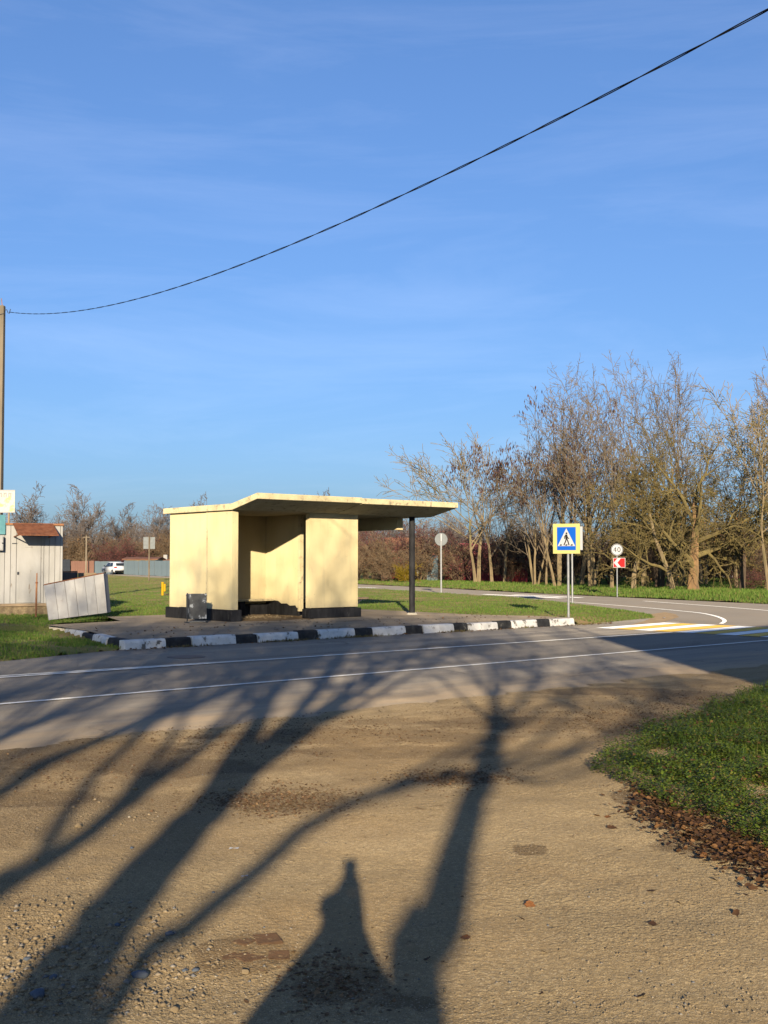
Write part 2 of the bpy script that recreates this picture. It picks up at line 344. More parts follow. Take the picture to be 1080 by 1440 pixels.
def mat_board():
    m, t, b = newmat('board_print'); v = coord(t)
    c = mixc(t, ramp(t, nnoise(t, v, 5, 4), [(.42, 0), (.5, 1)]), (.32, .34, .12), (.38, .38, .33))
    c = mixc(t, ramp(t, nnoise(t, coord(t, 'Object', (4, 1, 1.5)), 9, 5), [(.58, 0), (.62, .5)]), c, (.22, .22, .16))
    t.links.new(c, b.inputs['Base Color']); b.inputs['Roughness'].default_value = .5; return m
M['board_print'] = mat_board()

# ------------------------------------------------------------------ the setting
def sheet(name, poly, z, m, parent=None):         # flat polygon in world xy
    bm = bmesh.new(); f = bm.faces.new([bm.verts.new((p[0], p[1], 0)) for p in poly])
    if f.normal.z < 0: f.normal_flip()
    bmesh.ops.triangulate(bm, faces=bm.faces[:]); bmesh.ops.recalc_face_normals(bm, faces=bm.faces)
    for q in bm.faces:
        if q.normal.z < 0: q.normal_flip()
    me = bpy.data.meshes.new(name); bm.to_mesh(me); bm.free()
    o = link(name, me, m, parent, (0, 0, z)); o['kind'] = 'structure'; return o
ground = sheet('ground', [(-1200, -400), (1200, -400), (1200, 2200), (-1200, 2200)], -.06, M['turf'])
# near road, in the road frame
def rf_obj(o): o.location.x, o.location.y = K.x, K.y; o.rotation_euler = (0, 0, TH); return o
rng = random.Random(5)
def jag(x0, x1, step, y, amp, seed):
    return [(x, y + amp * (mnoise.noise(Vector((x * .35, seed, 0))) + .6 * mnoise.noise(Vector((x * 1.7, seed, 3))))) for x in np.arange(x0, x1, step)]
far_edge = [(-120, -2.2), (-12, -2.0), (-6, -1.5), (-2.86, -.95), (-1.6, -.46), (-.33, -.02), (0, .12), (13.4, .12), (14.6, .25), (17.3, .9), (60, .9)]
near_edge = jag(60, -120, -.6, -10.6, .35, 2.0)
road = rf_obj(sheet('road', far_edge + near_edge, 0, M['asphalt']))
# far road joining on the right
isl_edge = [(8.1, 33.8), (8.4, 36.0), (8.0, 40), (7.2, 46), (6.2, 51), (3.8, 57), (.8, 64.2), (-4, 75), (-24, 119.5), (-44, 163), (-110, 310)]
fr = [(x, y) for x, y in isl_edge] + [(-102, 312), (-37.5, 164), (-17.5, 120.5), (2.5, 75.2), (7.5, 61.5), (15.1, 44.8), (22, 31), (8.3, 29)]
far_road = sheet('far_road', fr, .004, M['asphalt_far'])
# dirt yard in front of the road, modelled with small relief
def dirt_height(x, y):
    p = Vector((x, y, 0))
    h = .020 * mnoise.noise(p * .7) + .011 * mnoise.noise(p * 2.3) + .006 * mnoise.noise(p * 6.1) + .0035 * mnoise.noise(p * 15)
    return h
def grid(name, xs, ys, hf, m, keep=None, kind='structure'):
    nx, ny = len(xs), len(ys)
    X, Y = np.meshgrid(xs, ys); Z = np.array([[hf(x, y) for x in xs] for y in ys])
    v = np.stack([X, Y, Z], -1).reshape(-1, 3)
    i = np.arange((ny - 1) * (nx - 1)); r = i // (nx - 1); c = i % (nx - 1)
    f = np.stack([r * nx + c, r * nx + c + 1, (r + 1) * nx + c + 1, (r + 1) * nx + c], -1)
    if keep is not None:
        cen = v[f].mean(1); f = f[np.array([keep(p[0], p[1]) for p in cen])]
    me = npmesh(name, v, f, True); o = link(name, me, m); o['kind'] = kind; return o
def axis(*segs):
    out = []
    for a, b, s in segs: out += list(np.arange(a, b, s))
    return out
# dirt built in the road frame so its edge follows the road: local x = a, y = -o
def dirt_local(a, b):
    w = rf(a, b); o = -b
    edge = min(1, max(0, (o - 9.6) / 1.0))
    return .010 + edge * (.006 + max(0, dirt_height(w.x, w.y) + .012)) - (.022 * max(0, 1 - (o - 9.35) / .35) if o < 9.7 else 0)
def dirt_keep(a, b):
    o = -b
    return o > 9.75 + .55 * mnoise.noise(Vector((a * .5, 4.2, 0))) + .35 * mnoise.noise(Vector((a * 2.1, 7.7, 0)))
dirt = rf_obj(grid('dirt_yard', axis((-70, -22, 2.0), (-22, 10, .075), (10, 60.1, 2.5)), axis((-70, -26, 2.0), (-26, -21, .2), (-21, -9.0, .07)), dirt_local, M['dirt'], dirt_keep))

damp_px = ((400, 1134, 95, 13), (640, 1098, 62, 11), (905, 1022, 95, 17), (975, 985, 70, 11), (110, 1062, 150, 24), (470, 1040, 190, 11), (250, 1085, 120, 14), (560, 1062, 150, 9), (720, 1020, 130, 9), (480, 1392, 65, 28), (345, 1350, 70, 26), (745, 1203, 26, 7), (640, 1044, 90, 8), (60, 1130, 90, 12), (860, 975, 110, 6), (560, 1420, 60, 14), (1000, 1195, 80, 18), (900, 1130, 40, 14))
ell = []
for cx, cy, sx, sy in damp_px:
    a_, b_ = to_rf(gp(cx, cy)); rx = sx * gp(cx, cy).y / F; ry = (gp(cx, cy - sy).y - gp(cx, cy + sy).y) / 2; ell.append((gp(cx, cy), rx, ry))
co = np.empty(len(dirt.data.vertices) * 3, dtype=np.float32); dirt.data.vertices.foreach_get('co', co); co = co.reshape(-1, 3)
wx = K.x + D2.x * co[:, 0] + E2.x * co[:, 1]; wy = K.y + D2.y * co[:, 0] + E2.y * co[:, 1]; dv = np.zeros(len(co))
for c_, rx, ry in ell: dv = np.maximum(dv, np.clip(1.15 - .62 * (((wx - c_.x) / rx) ** 2 + ((wy - c_.y) / ry) ** 2), 0, .85))
da = dirt.data.attributes.new('damp', 'FLOAT', 'POINT'); da.data.foreach_set('value', dv.astype(np.float32))
# island with its platform
PZ = .17
plat = [(.15, .16), (13.3, .16), (13.3, 1.6), (12.6, 3.2), (12.6, 8.6), (4.2, 8.9), (3.4, 6.6), (1.2, 6.1), (.9, 3.6), (.25, 1.0)]
platform = rf_obj(sheet('platform', plat, PZ, M['platform']))
def inside(poly, x, y):
    r = False; n = len(poly); j = n - 1
    for i in range(n):
        xi, yi = poly[i][0], poly[i][1]; xj, yj = poly[j][0], poly[j][1]
        if (yi > y) != (yj > y) and x < (xj - xi) * (y - yi) / (yj - yi) + xi: r = not r
        j = i
    return r
fe_w = [tuple(rf(a, b)[:2]) for a, b in far_edge[:6]]
island_poly = [tuple(rf(a, b)[:2]) for a, b in ((0, .1), (13.45, .1), (14.6, .3), (17.0, .75))] + [(8.0, 34.2), (8.3, 36)] + [(x - .15, y) for x, y in isl_edge[2:]] + \
    [(-300, 330), (-300, -60)] + fe_w
def edge_dist(poly, x, y):
    d = 1e9
    for i in range(len(poly)):
        ax, ay = poly[i][0], poly[i][1]; bx, by = poly[(i + 1) % len(poly)][0], poly[(i + 1) % len(poly)][1]
        vx, vy = bx - ax, by - ay; t = ((x - ax) * vx + (y - ay) * vy) / (vx * vx + vy * vy + 1e-9); t = min(1, max(0, t))
        d = min(d, math.hypot(x - ax - vx * t, y - ay - vy * t))
    return d
def island_z(x, y):
    if not inside(island_poly, x, y): return -.05
    d = edge_dist(island_poly, x, y); a, b = to_rf((x, y))
    h = .135 * min(1, d / .9) + .002
    if inside(plat, a, b): return .10
    h += .035 * mnoise.noise(Vector((x * .5, y * .5, 1))) * min(1, d)
    if a < 1.2: h += .10 * min(1, max(0, (1.2 - a) / 2.5)) * min(1, max(0, (b + .6) / 3.0))   # verge mound by the shed
    h += .03 * mnoise.noise(Vector((x * 1.4, y * 1.4, 1))) * min(1, d)
    dp = edge_dist(plat, a, b)
    if dp < .8: h = min(h, .15 + .1 * dp)
    if a < 1.4 and b < 6.2: h = min(h, .015 + .055 * dp)
    return h
isl = grid('grass_island', axis((-60, -13, 1.0), (-13, 9.0, .25)), axis((17, 38, .25), (38, 68, .5), (68, 175, 2.0)), island_z, M['turf'],
           lambda x, y: inside(island_poly, x, y))
# verge and wood floor beyond the far road
verge_edge = [(60, -20), (22.4, 31), (15.35, 44.9), (7.75, 61.6), (2.75, 75.3), (-17.2, 120.6), (-37.2, 164.1), (-101, 312)]
vg_poly = verge_edge + [(-60, 420), (500, 420), (500, -20)]
def verge_z(x, y):
    d = edge_dist([verge_edge[i] for i in range(len(verge_edge))], x, y)
    return .02 + .16 * min(1, d / 2.5) + .12 * min(1, max(0, (d - 2) / 10)) + .05 * mnoise.noise(Vector((x * .4, y * .4, 9)))
verge = grid('grass_verge', axis((-60, -6, 3), (-6, 32, .6), (32, 130, 6)), axis((20, 100, .8), (100, 300, 5)), verge_z, M['turf'], lambda x, y: inside(vg_poly, x, y))

sheet('soil_patch', [tuple(gp(*q)[:2]) for q in ((880, 880.5), (905, 874), (918, 869), (915, 864), (935, 861), (950, 864), (955, 868), (940, 873), (915, 879), (895, 882))], .009, pmat('tip_soil', (.24, .175, .105), (.17, .125, .08), 3, .95, 30, 1.0, .02))
# road markings -----------------------------------------------------
def strip(pts, w):
    P = [Vector((p[0], p[1], 0)) for p in pts]; v = []; f = []
    for i, p in enumerate(P):
        t = (P[min(i + 1, len(P) - 1)] - P[max(i - 1, 0)]).normalized(); n = Vector((-t.y, t.x, 0)) * w / 2
        v += [p + n, p - n]
    for i in range(len(P) - 1): f.append((2 * i, 2 * i + 1, 2 * i + 3, 2 * i + 2))
    return v, f
def marking(name, strips, z, m, parent, frame=False):
    mb = MB()
    for pts, w in strips:
        v, f = strip(pts, w); mb.add(v, f)
    me = mb.mesh(name)
    o = link(name, me, m, None, (0, 0, z)); o['kind'] = 'structure'
    if frame: rf_obj(o)
    return o
lin = lambda a0, a1, b, n=40: [(a0 + (a1 - a0) * i / n, b) for i in range(n + 1)]
marking('edge_line', [(lin(-60, 12.2, -3.62), .12)], .012, M['mark_worn'], None, True)
marking('edge_line', [([(-60, -3.42), (-4, -3.44), (.4, -3.60)], .09)], .016, M['mark_worn'], None, True)
marking('centre_line', [(lin(-60, 30, -6.60), .11)], .012, M['mark_worn'], None, True)
for i in range(14):
    o0 = 1.42 + .565 * i
    if o0 > 9.5: break
    marking('crossing_stripe', [([(12.2, -o0 - .18), (13.8, -o0), (15.6, -o0 + .22)], .50)], .012, M['mark_white'] if i % 2 == 0 else M['mark_yellow'], None, True)
def pxline(pts, z=0): return [gp(x, y, z) for x, y in pts]
def smooth_line(P, n=8):
    out = []
    for i in range(len(P) - 1):
        p0, p1, p2, p3 = P[max(i - 1, 0)], P[i], P[i + 1], P[min(i + 2, len(P) - 1)]
        for k in range(n):
            t = k / n
            out.append(.5 * ((2 * p1) + (p2 - p0) * t + (2 * p0 - 5 * p1 + 4 * p2 - p3) * t * t + (3 * p1 - p0 - 3 * p2 + p3) * t ** 3))
    return out + [P[-1]]
marking('turn_line', [(smooth_line(pxline([(915, 855.5), (957, 859.5), (985, 862.5), (1003, 866), (1015, 870), (1019, 874), (1014, 877.5)])), .11)], .012, M['mark_white'], None)
marking('lane_line', [(smooth_line(pxline([(800, 846.5), (860, 851), (915, 855.5)])), .13)], .012, M['mark_worn'], None)
marking('lane_line', [(smooth_line(pxline([(905, 845.5), (960, 849.5), (1020, 854), (1080, 859), (1180, 868)])), .14)], .012, M['mark_worn'], None)
marking('lane_arrow', [(pxline([(680, 836), (735, 838.5), (790, 841.5)]), .45), (pxline([(722, 836.5), (770, 838.5), (818, 841)]), .35)], .012, M['mark_white'], None)
marking('lane_line', [(pxline([(500, 826.5), (530, 827)]), .5)], .012, M['mark_white'], None)
mh = MB(); mh.tube([(0, 0, 0), (0, 0, .004)], [.33, .33], 24)
mho = mh.build('manhole_cover', M['dark_metal'], None, loc=gp(262, 924) + Vector((0, 0, .003)))
tag(mho, 'dark round manhole cover set in the road before the kerb', 'manhole cover')

# kerb of painted stones --------------------------------------------
kerb = empty('kerb', (K.x, K.y, 0), TH); kerb['kind'] = 'structure'
def a_at(px):
    r = ray(px, 900); 
    # intersect column with kerb line b=0
    dx, dy = r.x, r.y; den = dx * D2.y - dy * D2.x
    t = (K.x * D2.y - K.y * D2.x) / den
    return to_rf((dx * t, dy * t))[0]
bnd = [174, 233.5, 269, 331, 362, 419, 446.6, 499, 523.4, 571, 594.5, 637.5, 657.6, 699, 719, 756, 773.7, 808]
rk = random.Random(3)
def kerb_stone(a0, a1, m, top=PZ + .012, jit=True, Mx=None):
    h = top + rk.uniform(-.016, .016); y0 = rk.uniform(-.022, .018)
    mb = MB(); mb.prism([(y0 - .035, -.04), (y0 - .008, h * .75), (y0 + .02, h), (.19, h), (.19, -.04)], 'x', a0 + .006, a1 - .006)
    if Mx: mb.v = [Mx @ p for p in mb.v]
    return mb.build('kerb_stone', m, kerb, bevel=.012)
for i in range(len(bnd) - 1):
    a0, a1 = a_at(bnd[i]), a_at(bnd[i + 1]); m = M['kerb_white'] if i % 2 == 0 else M['kerb_black']
    n = 2 if a1 - a0 > 1.05 else 1
    for j in range(n): kerb_stone(a0 + (a1 - a0) * j / n, a0 + (a1 - a0) * (j + 1) / n, m)
side = [(-.02, .05), (.12, 1.05), (.42, 2.2), (.78, 3.4), (1.15, 5.0), (1.35, 6.3)]
for i in range(5):
    p, q = Vector((*side[i], 0)), Vector((*side[i + 1], 0)); ln = (q - p).length; an = math.atan2(q.y - p.y, q.x - p.x)
    Mx = Matrix.Translation(q) @ Matrix.Rotation(an + math.pi, 4, 'Z')
    kerb_stone(0, ln, M['kerb_black'] if i in (0, 2) else M['kerb_white'] if i < 4 else M['concrete'], PZ + .005 - .012 * i, True, Mx)

# ------------------------------------------------------------------ bus shelter (road frame: x along, y away from road)
sh = empty('bus_shelter', (K.x, K.y, 0), TH)
tag(sh, 'cream concrete bus shelter with upswept canopy roof, black plinth and round post', 'bus shelter')
A0, A1, FB, BB = 5.24, 11.90, 4.42, 7.50; ZB, ZT = PZ + .29, 2.93
def part(name, m, b, parent=sh, bevel=.012):
    mb = MB(); mb.box(*b); return mb.build(name, m, parent, bevel)
ym = FB + (BB - FB) * .40
ew = empty('end_wall'); ew.parent = sh
part('wall_panel', M['stucco'], (A0 + .06, A0 + .24, FB + .06, ym - .006, ZB - .02, ZT), ew)
part('wall_panel', M['stucco'], (A0 + .075, A0 + .236, ym + .012, BB, ZB - .02, ZT), ew)
part('joint_strip', M['stucco_edge'], (A0 + .05, A0 + .10, ym - .05, ym + .02, ZB, ZT - .003), ew)
part('back_wall', M['stucco'], (A0 + .24, 11.40, BB - .18, BB - .004, ZB - .02, ZT))
part('front_panel', M['stucco'], (7.70, 9.34, FB + .04, FB + .22, ZB - .02, ZT))
# partition with a crumbled foot
pt = MB(); y0, y1 = 5.72, BB - .18
prof = [(y0, ZT), (y0, .36), (y0 + .14, .40), (y0 + .2, .46), (y0 + .45, .44), (y0 + .6, .50), (y0 + .85, .49), (y0 + 1.0, .56), (y0 + 1.3, .58), (y1, .60), (y1, ZT)]
pt.prism(prof, 'x', 8.32, 8.40); pt.build('partition_wall', M['stucco'], sh, .006)
part('partition_post', M['stucco_edge'], (8.305, 8.415, y0 - .05, y0 + .08, .30, ZT - .003))
part('partition_foot', M['black_paint'], (8.33, 8.39, y0 + .09, y1, PZ, .60), bevel=0)
# plinths (each course a block)
part('plinth', M['black_paint'], (A0 - .02, A0 + .30, FB - .02, FB + 1.15, PZ, ZB))
part('plinth', M['black_paint'], (A0 - .015, A0 + .30, FB + 1.16, FB + 2.45, PZ, ZB + .008))
part('plinth', M['black_paint'], (A0 - .022, A0 + .30, FB + 2.46, BB + .04, PZ, ZB - .004))
part('plinth', M['black_paint'], (7.63, 9.40, FB - .03, FB + .28, PZ, ZB - .04))
part('plinth', M['black_paint'], (A0 + .31, 11.38, BB - .26, BB + .03, PZ, ZB + .01))
# two folded roof slabs
def roof(a0, a1, dz):
    mb = MB(); fr = FB - 1.12; bk = BB + .20; be = FB - .02; t = .145
    poly = [(bk, ZT + dz), (be, ZT + dz - .0), (fr, ZT + .235 + dz), (fr, ZT + .235 + t + dz), (be + .02, ZT + t + .015 + dz), (bk, ZT + t + dz)]
    mb.prism(poly, 'x', a0, a1); return mb.build('roof_slab', M['stucco_edge'], sh, .012)
roof(A0 - .02, 8.52, .003); roof(8.53, A1 + .10, -.012)
part('end_beam', M['stucco'], (11.22, 11.44, FB + .55, BB + .1, 2.56, ZT - .013))
pp = MB(); pp.tube([(11.30, FB + .02, PZ - .02), (11.30, FB + .02, ZT - .014)], [.083, .083], 20)
po = pp.build('post', M['black_paint'], sh, smooth=False)
pb = MB(); pb.tube([(11.30, FB + .02, PZ), (11.30, FB + .02, PZ + .05)], [.15, .11], 16); pb.build('post_foot', M['concrete'], sh)
# bench inside and outside
part('bench_plank', M['stucco_edge'], (A0 + .3, 8.28, BB - .62, BB - .20, .56, .61), bevel=.006)
part('bench_plank', M['wood_old'], (8.6, 11.75, BB - .66, BB - .22, .54, .59), bevel=.006)
for a in (5.9, 7.2, 9.1):
    part('bench_leg', M['black_paint'], (a, a + .18, BB - .55, BB - .27, PZ, .56), bevel=.006)
bl = MB(); bl.tube([(11.5, BB - .62, .54), (11.25, BB - .34, PZ)], [.025, .025], 6); bl.build('bench_leg', M['dark_metal'], sh)
M['soil'] = pmat('soil', (.10, .07, .042), (.15, .105, .06), 3, .95, 25, 1.0, .03, c3=(.06, .042, .028), s3=2)
soil = rf_obj(sheet('soil_floor', [(5.56, 4.5), (6.3, 4.15), (7.1, 4.3), (7.6, 4.2), (7.6, 4.75), (8.30, 4.75), (8.30, 7.22), (5.56, 7.22)], PZ + .005, M['soil']))
# rubble on the floor of the shelter
def stone_mesh(name, seed, sx, sy, sz):
    bm = bmesh.new(); bmesh.ops.create_icosphere(bm, subdivisions=2, radius=1)
    for v in bm.verts:
        k = 1 + .35 * mnoise.noise(v.co * 1.3 + Vector((seed * 3.1, seed, 0))) + .12 * mnoise.noise(v.co * 3.3 + Vector((0, seed * 2.7, 0)))
        v.co = Vector((v.co.x * sx * k, v.co.y * sy * k, v.co.z * sz * k))
    for q in bm.faces: q.smooth = True
    me = bpy.data.meshes.new(name); bm.to_mesh(me); bm.free(); return me
def debris_patch(name, cx, cy, z, rx, ry, n, smin, smax, m, seed, frame=True):
    r = np.random.default_rng(seed); vs = []; fs = []
    base = np.array([(1, 0, 0), (-1, 0, 0), (0, 1, 0), (0, -1, 0), (0, 0, 1), (0, 0, -1)], float)
    tri = np.array([(0, 2, 4), (2, 1, 4), (1, 3, 4), (3, 0, 4), (2, 0, 5), (1, 2, 5), (3, 1, 5), (0, 3, 5)])
    for i in range(n):
        s = smin + (smax - smin) * r.random() ** 2.5
        p = base * (s * r.uniform(.6, 1.2, (6, 3))) * np.array([1, 1, .6])
        an = r.random() * 6.28; c, q = math.cos(an), math.sin(an); p = p @ np.array([[c, q, 0], [-q, c, 0], [0, 0, 1]])
        x, y = cx + rx * r.normal() * .5, cy + ry * r.normal() * .5
        vs.append(p + np.array([x, y, z + s * .2])); fs.append(tri + 6 * i)
    o = link(name, npmesh(name, np.concatenate(vs), np.concatenate(fs)), m); o['kind'] = 'stuff'
    return rf_obj(o) if frame else o
tag(debris_patch('rubble', 6.9, 6.0, PZ, 1.0, .9, 400, .01, .06, M['rubble'], 4), 'crumbled plaster and dirt on the shelter floor', 'rubble')

# ------------------------------------------------------------------ litter bin by the shelter
def litter_bin():
    p = gp(276, 875.5, PZ); r = empty('litter_bin', p, R(24)); tag(r, 'scuffed dark metal litter bin on a stand before the shelter end wall', 'litter bin')
    mb = MB(); w, d, h, t = .21, .17, .60, .012
    for b in ((-w, w, -d, -d + t, .10, h + .1), (-w, w, d - t, d, .10, h + .1), (-w, -w + t, -d + t, d - t, .10, h + .1), (w - t, w, -d + t, d - t, .10, h + .1), (-w + t, w - t, -d + t, d - t, .10, .12)):
        mb.box(*b)
    mb.build('bucket', M['bin_metal'], r)
    for s in (-1, 1):
        m2 = MB(); m2.tube([(s * (w + .02), -.02, 0), (s * (w + .02), -.02, .72)], [.014, .014], 8); m2.build('stand_post', M['dark_metal'], r)
        m3 = MB(); m3.box(s * (w + .02) - .015, s * (w + .02) + .015, -.2, .2, 0, .02); m3.build('foot_bar', M['dark_metal'], r)
    m4 = MB(); m4.box(-w - .02, w + .02, -.035, -.005, .012, .03); m4.build('cross_bar', M['galv'], r)
    m5 = MB()
    for b in ((-w - .008, w + .008, -d - .008, -d, h + .05, h + .085), (-w - .008, w + .008, d, d + .008, h + .05, h + .085)): m5.box(*b)
    m5.build('rim', M['bin_metal'], r)
litter_bin()

# ------------------------------------------------------------------ signs
def ngon(cx, cz, r, n=32): return [(cx + r * math.cos(i * 2 * math.pi / n), cz + r * math.sin(i * 2 * math.pi / n)) for i in range(n)]
def plate(name, poly, y, th, m, parent):         # polygon in local xz, front at -y
    mb = MB(); mb.prism(poly, 'y', y - th, y); return mb.build(name, m, parent)
def sq(x0, x1, z0, z1): return [(x0, z0), (x1, z0), (x1, z1), (x0, z1)]
def polyline_plate(name, pts, w, y, th, m, parent):
    v2, f2 = strip([(p[0], p[1]) for p in pts], w); mb = MB(); n = len(v2)
    v = [(p.x, y - th, p.y) for p in v2] + [(p.x, y, p.y) for p in v2]
    f = [tuple(q) for q in f2] + [tuple(i + n for i in q)[::-1] for q in f2]
    for i in range(0, n - 2, 2): f += [(i, i + 2, i + 2 + n, i + n), (i + 1, i + 1 + n, i + 3 + n, i + 3)]
    f += [(0, n, n + 1, 1), (n - 2, n - 1, 2 * n - 1, 2 * n - 2)]
    mb.add(v, f); return mb.build(name, m, parent)
base = gp(799.5, 867.5, PZ + .01); Yp = base.y
ped = empty('crossing_sign', base, R(-22)); tag(ped, 'blue and yellow pedestrian crossing sign on a galvanised post at the kerb end', 'road sign')
zc = at(797, 757.5, Yp).z - base.z; hs_ = .40
mb = MB(); mb.tube([(0, 0, -.05), (0, 0, zc + hs_ - .05)], [.032, .032], 14); mb.build('post', M['galv'], ped)
bx = -.03
plate('backing_plate', sq(bx - .365, bx + .365, zc - hs_, zc + hs_), -.04, .02, M['sign_yellow'], ped)
S = .302
blue = plate('blue_field', sq(bx - S * .84, bx + S * .84, zc - S * 1.02, zc + S * 1.02), -.0605, .004, M['sign_blue'], ped)
plate('white_triangle', [(bx - S * .79, zc - S * .66), (bx + S * .79, zc - S * .66), (bx, zc + S * .92)], -.065, .004, M['sign_white'], ped)
def fig(pts, w): return polyline_plate('walking_figure', [(bx + x * S, zc + z * S) for x, z in pts], w * S, -.0695, .003, M['sign_black'], ped)
plate('walking_figure', ngon(bx + .02 * S, zc + .47 * S, .085 * S, 16), -.0695, .003, M['sign_black'], ped)
fig([(0, .36), (.0, .15), (.03, -.05)], .20)
fig([(.0, -.02), (-.08, -.28), (-.22, -.58)], .10); fig([(.05, -.02), (.16, -.28), (.24, -.58)], .10)
fig([(-.03, .32), (-.18, .16), (-.14, -.02)], .075); fig([(.05, .30), (.12, .10), (.26, -.02)], .075)
for x0 in (-.56, -.06, .42): plate('stripe_mark', [(bx + (x0 - .06) * S, zc - .62 * S), (bx + (x0 + .14) * S, zc - .62 * S), (bx + (x0 + .16) * S, zc - .50 * S), (bx + (x0 + .02) * S, zc - .50 * S)], -.0695, .003, M['sign_black'], ped)
for q in (.2, -.23):
    mb = MB(); mb.box(-.05, .05, -.04, .045, zc + q, zc + q + .03); mb.build('clamp', M['galv'], ped)
# second crossing sign on the post behind
b2 = gp(805, 852); s2 = empty('crossing_sign', b2, R(-30)); tag(s2, 'galvanised sign post on the grass, its plate hidden by the crossing sign', 'road sign')
z2 = at(800, 757, b2.y).z - b2.z
mb = MB(); mb.tube([(0, 0, -.05), (0, 0, z2 + .35)], [.034, .034], 12); mb.build('post', M['galv'], s2)
plate('plate', sq(-.52, .40, z2 - .44, z2 + .44), .06, .02, M['sign_white'], s2)
# speed limit end and chevron
b3 = gp(868, 836.5, .12); s3 = empty('speed_sign', b3, R(-4)); tag(s3, 'round white 40 sign above a red and white chevron board on one post', 'road sign')
k = b3.y / F; z3 = at(867, 773, b3.y).z - b3.z
mb = MB(); mb.tube([(0, 0, -.1), (0, 0, z3 + .1)], [.03, .03], 10); mb.build('post', M['galv'], s3)
plate('disc', ngon(0, z3, 8.3 * k), -.035, .012, M['sign_white'], s3)
v = []; n = 40
rm = MB(); ro, ri = 7.9 * k, 7.2 * k
for i in range(n):
    a = 2 * math.pi * i / n; v += [(ro * math.cos(a), -.050, z3 + ro * math.sin(a)), (ri * math.cos(a), -.050, z3 + ri * math.sin(a))]
rm.add(v, [(2 * i, 2 * i + 1, (2 * i + 3) % (2 * n), (2 * i + 2) % (2 * n)) for i in range(n)]); rm.build('rim_line', M['sign_black'], s3)
def dig(pts): polyline_plate('numeral', [(x * k, z3 + z * k) for x, z in pts], 1.0 * k, -.0475, .003, M['sign_black'], s3)
dig([(-1.9, -3.2), (-1.9, 3.2)]); dig([(-1.9, 3.2), (-4.8, -1.0), (-.8, -1.0)])
polyline_plate('numeral', [((2.7 + 1.75 * math.cos(a)) * k, z3 + 3.0 * math.sin(a) * k) for a in np.linspace(0, 2 * math.pi, 24)], 1.0 * k, -.0475, .003, M['sign_black'], s3)
zc3 = at(868, 791.3, b3.y).z - b3.z; cx = 3.0 * k
plate('chevron_board', sq(cx - 8.4 * k, cx + 8.4 * k, zc3 - 6.8 * k, zc3 + 6.8 * k), -.035, .012, M['sign_white'], s3)
plate('red_field', sq(cx - 7.8 * k, cx + 7.8 * k, zc3 - 6.2 * k, zc3 + 6.2 * k), -.0475, .003, M['sign_red'], s3)
plate('chevron', [(cx - 7.7 * k, zc3), (cx - 2.6 * k, zc3 + 6.1 * k), (cx + 2.2 * k, zc3 + 6.1 * k), (cx - 2.6 * k, zc3), (cx + 2.2 * k, zc3 - 6.1 * k), (cx - 2.6 * k, zc3 - 6.1 * k)], -.0512, .003, M['sign_white'], s3)
# round sign from behind
b4 = gp(620.5, 834.5, .05); s4 = empty('round_sign', b4, R(4)); tag(s4, 'round sign seen from its grey back on a thin post on the grass', 'road sign')
k = b4.y / F; z4 = at(620, 758.5, b4.y).z - b4.z
mb = MB(); mb.tube([(0, .03, -.1), (0, .03, z4 - .1)], [.045, .045], 12); mb.build('post', M['galv'], s4)
plate('disc', ngon(0, z4, 9 * k), .02, .012, M['sign_back'], s4)
mb = MB(); mb.box(-.03, .03, -.03, .005, z4 - .1, z4 + .28); mb.build('clamp', M['sign_white'], s4)
# rectangular sign far left from behind
b5 = gp(209.5, 819, .05); s5 = empty('rectangular_sign', b5, R(6)); tag(s5, 'rectangular grey sign back on a tall thin post by the far road', 'road sign')
k = b5.y / F; z5 = at(209, 763.5, b5.y).z - b5.z
mb = MB(); mb.tube([(0, -.03, -.1), (0, -.03, z5 + .5)], [.06, .06], 10); mb.build('post', M['bark_grey'], s5)
plate('plate', sq(-8.3 * k, 7.8 * k, z5 - 8.4 * k, z5 + 8.2 * k), .05, .02, M['sign_back'], s5)
# yellow gas marker posts
def marker(px, py, h, lab):
    p = gp(px, py, .13); r = empty('marker_post', p, .2); tag(r, lab, 'marker post', 'yellow marker posts on the grass')
    mb = MB(); mb.tube([(0, 0, -.1), (0, 0, h)], [.055, .055], 10); mb.build('pipe', M['yellow_paint'], r)
    mb = MB(); mb.tube([(0, 0, h), (0, 0, h + .05)], [.065, .065], 10); mb.build('cap', M['yellow_paint'], r)
marker(228.5, 837.5, .56, 'taller yellow pipe marker standing on the grass beside the shelter')
marker(231.5, 832, .34, 'shorter yellow pipe marker standing behind the taller one')

# ------------------------------------------------------------------ shed, board, pole at the left
SD, SN = Vector((.893, .45, 0)), Vector((.45, -.893, 0)); SR = math.atan2(.45, .893)
c0 = at(88, 850, 33.4)                 # right front bottom corner
shed = empty('shed', (c0.x, c0.y, 0), SR); tag(shed, 'weathered white board shed with a rusty tin awning over its door', 'shed')
zb = at(60, 849, 33.0).z; ztp = at(86, 738, 33.4).z
rs = random.Random(8)
W = 4.4
part('foundation', M['rubble'], (-W, .02, .03, 2.5, -.05, zb - .06), shed, .03)
part('sill_board', M['wood_old'], (-W, .03, -.02, .05, zb - .07, zb + .01), shed, .006)
part('body', M['white_board'], (-W, -.002, .03, 2.45, zb - .05, ztp - .03), shed)
x = 0.0; dx0, dx1 = at(58, 800, 33).x, at(23, 800, 33).x
def loc_x(px): # local x of a pixel column on the front plane
    r = ray(px, 800); den = r.x * SD.y - r.y * SD.x; t = (c0.x * SD.y - c0.y * SD.x) / den
    return (Vector((r.x * t, r.y * t, 0)) - Vector((c0.x, c0.y, 0))).dot(SD)
cols = [-70, -61, -52, -43, -34, -25, -16, -7, -1, 6.2, 14.6, 22.8]
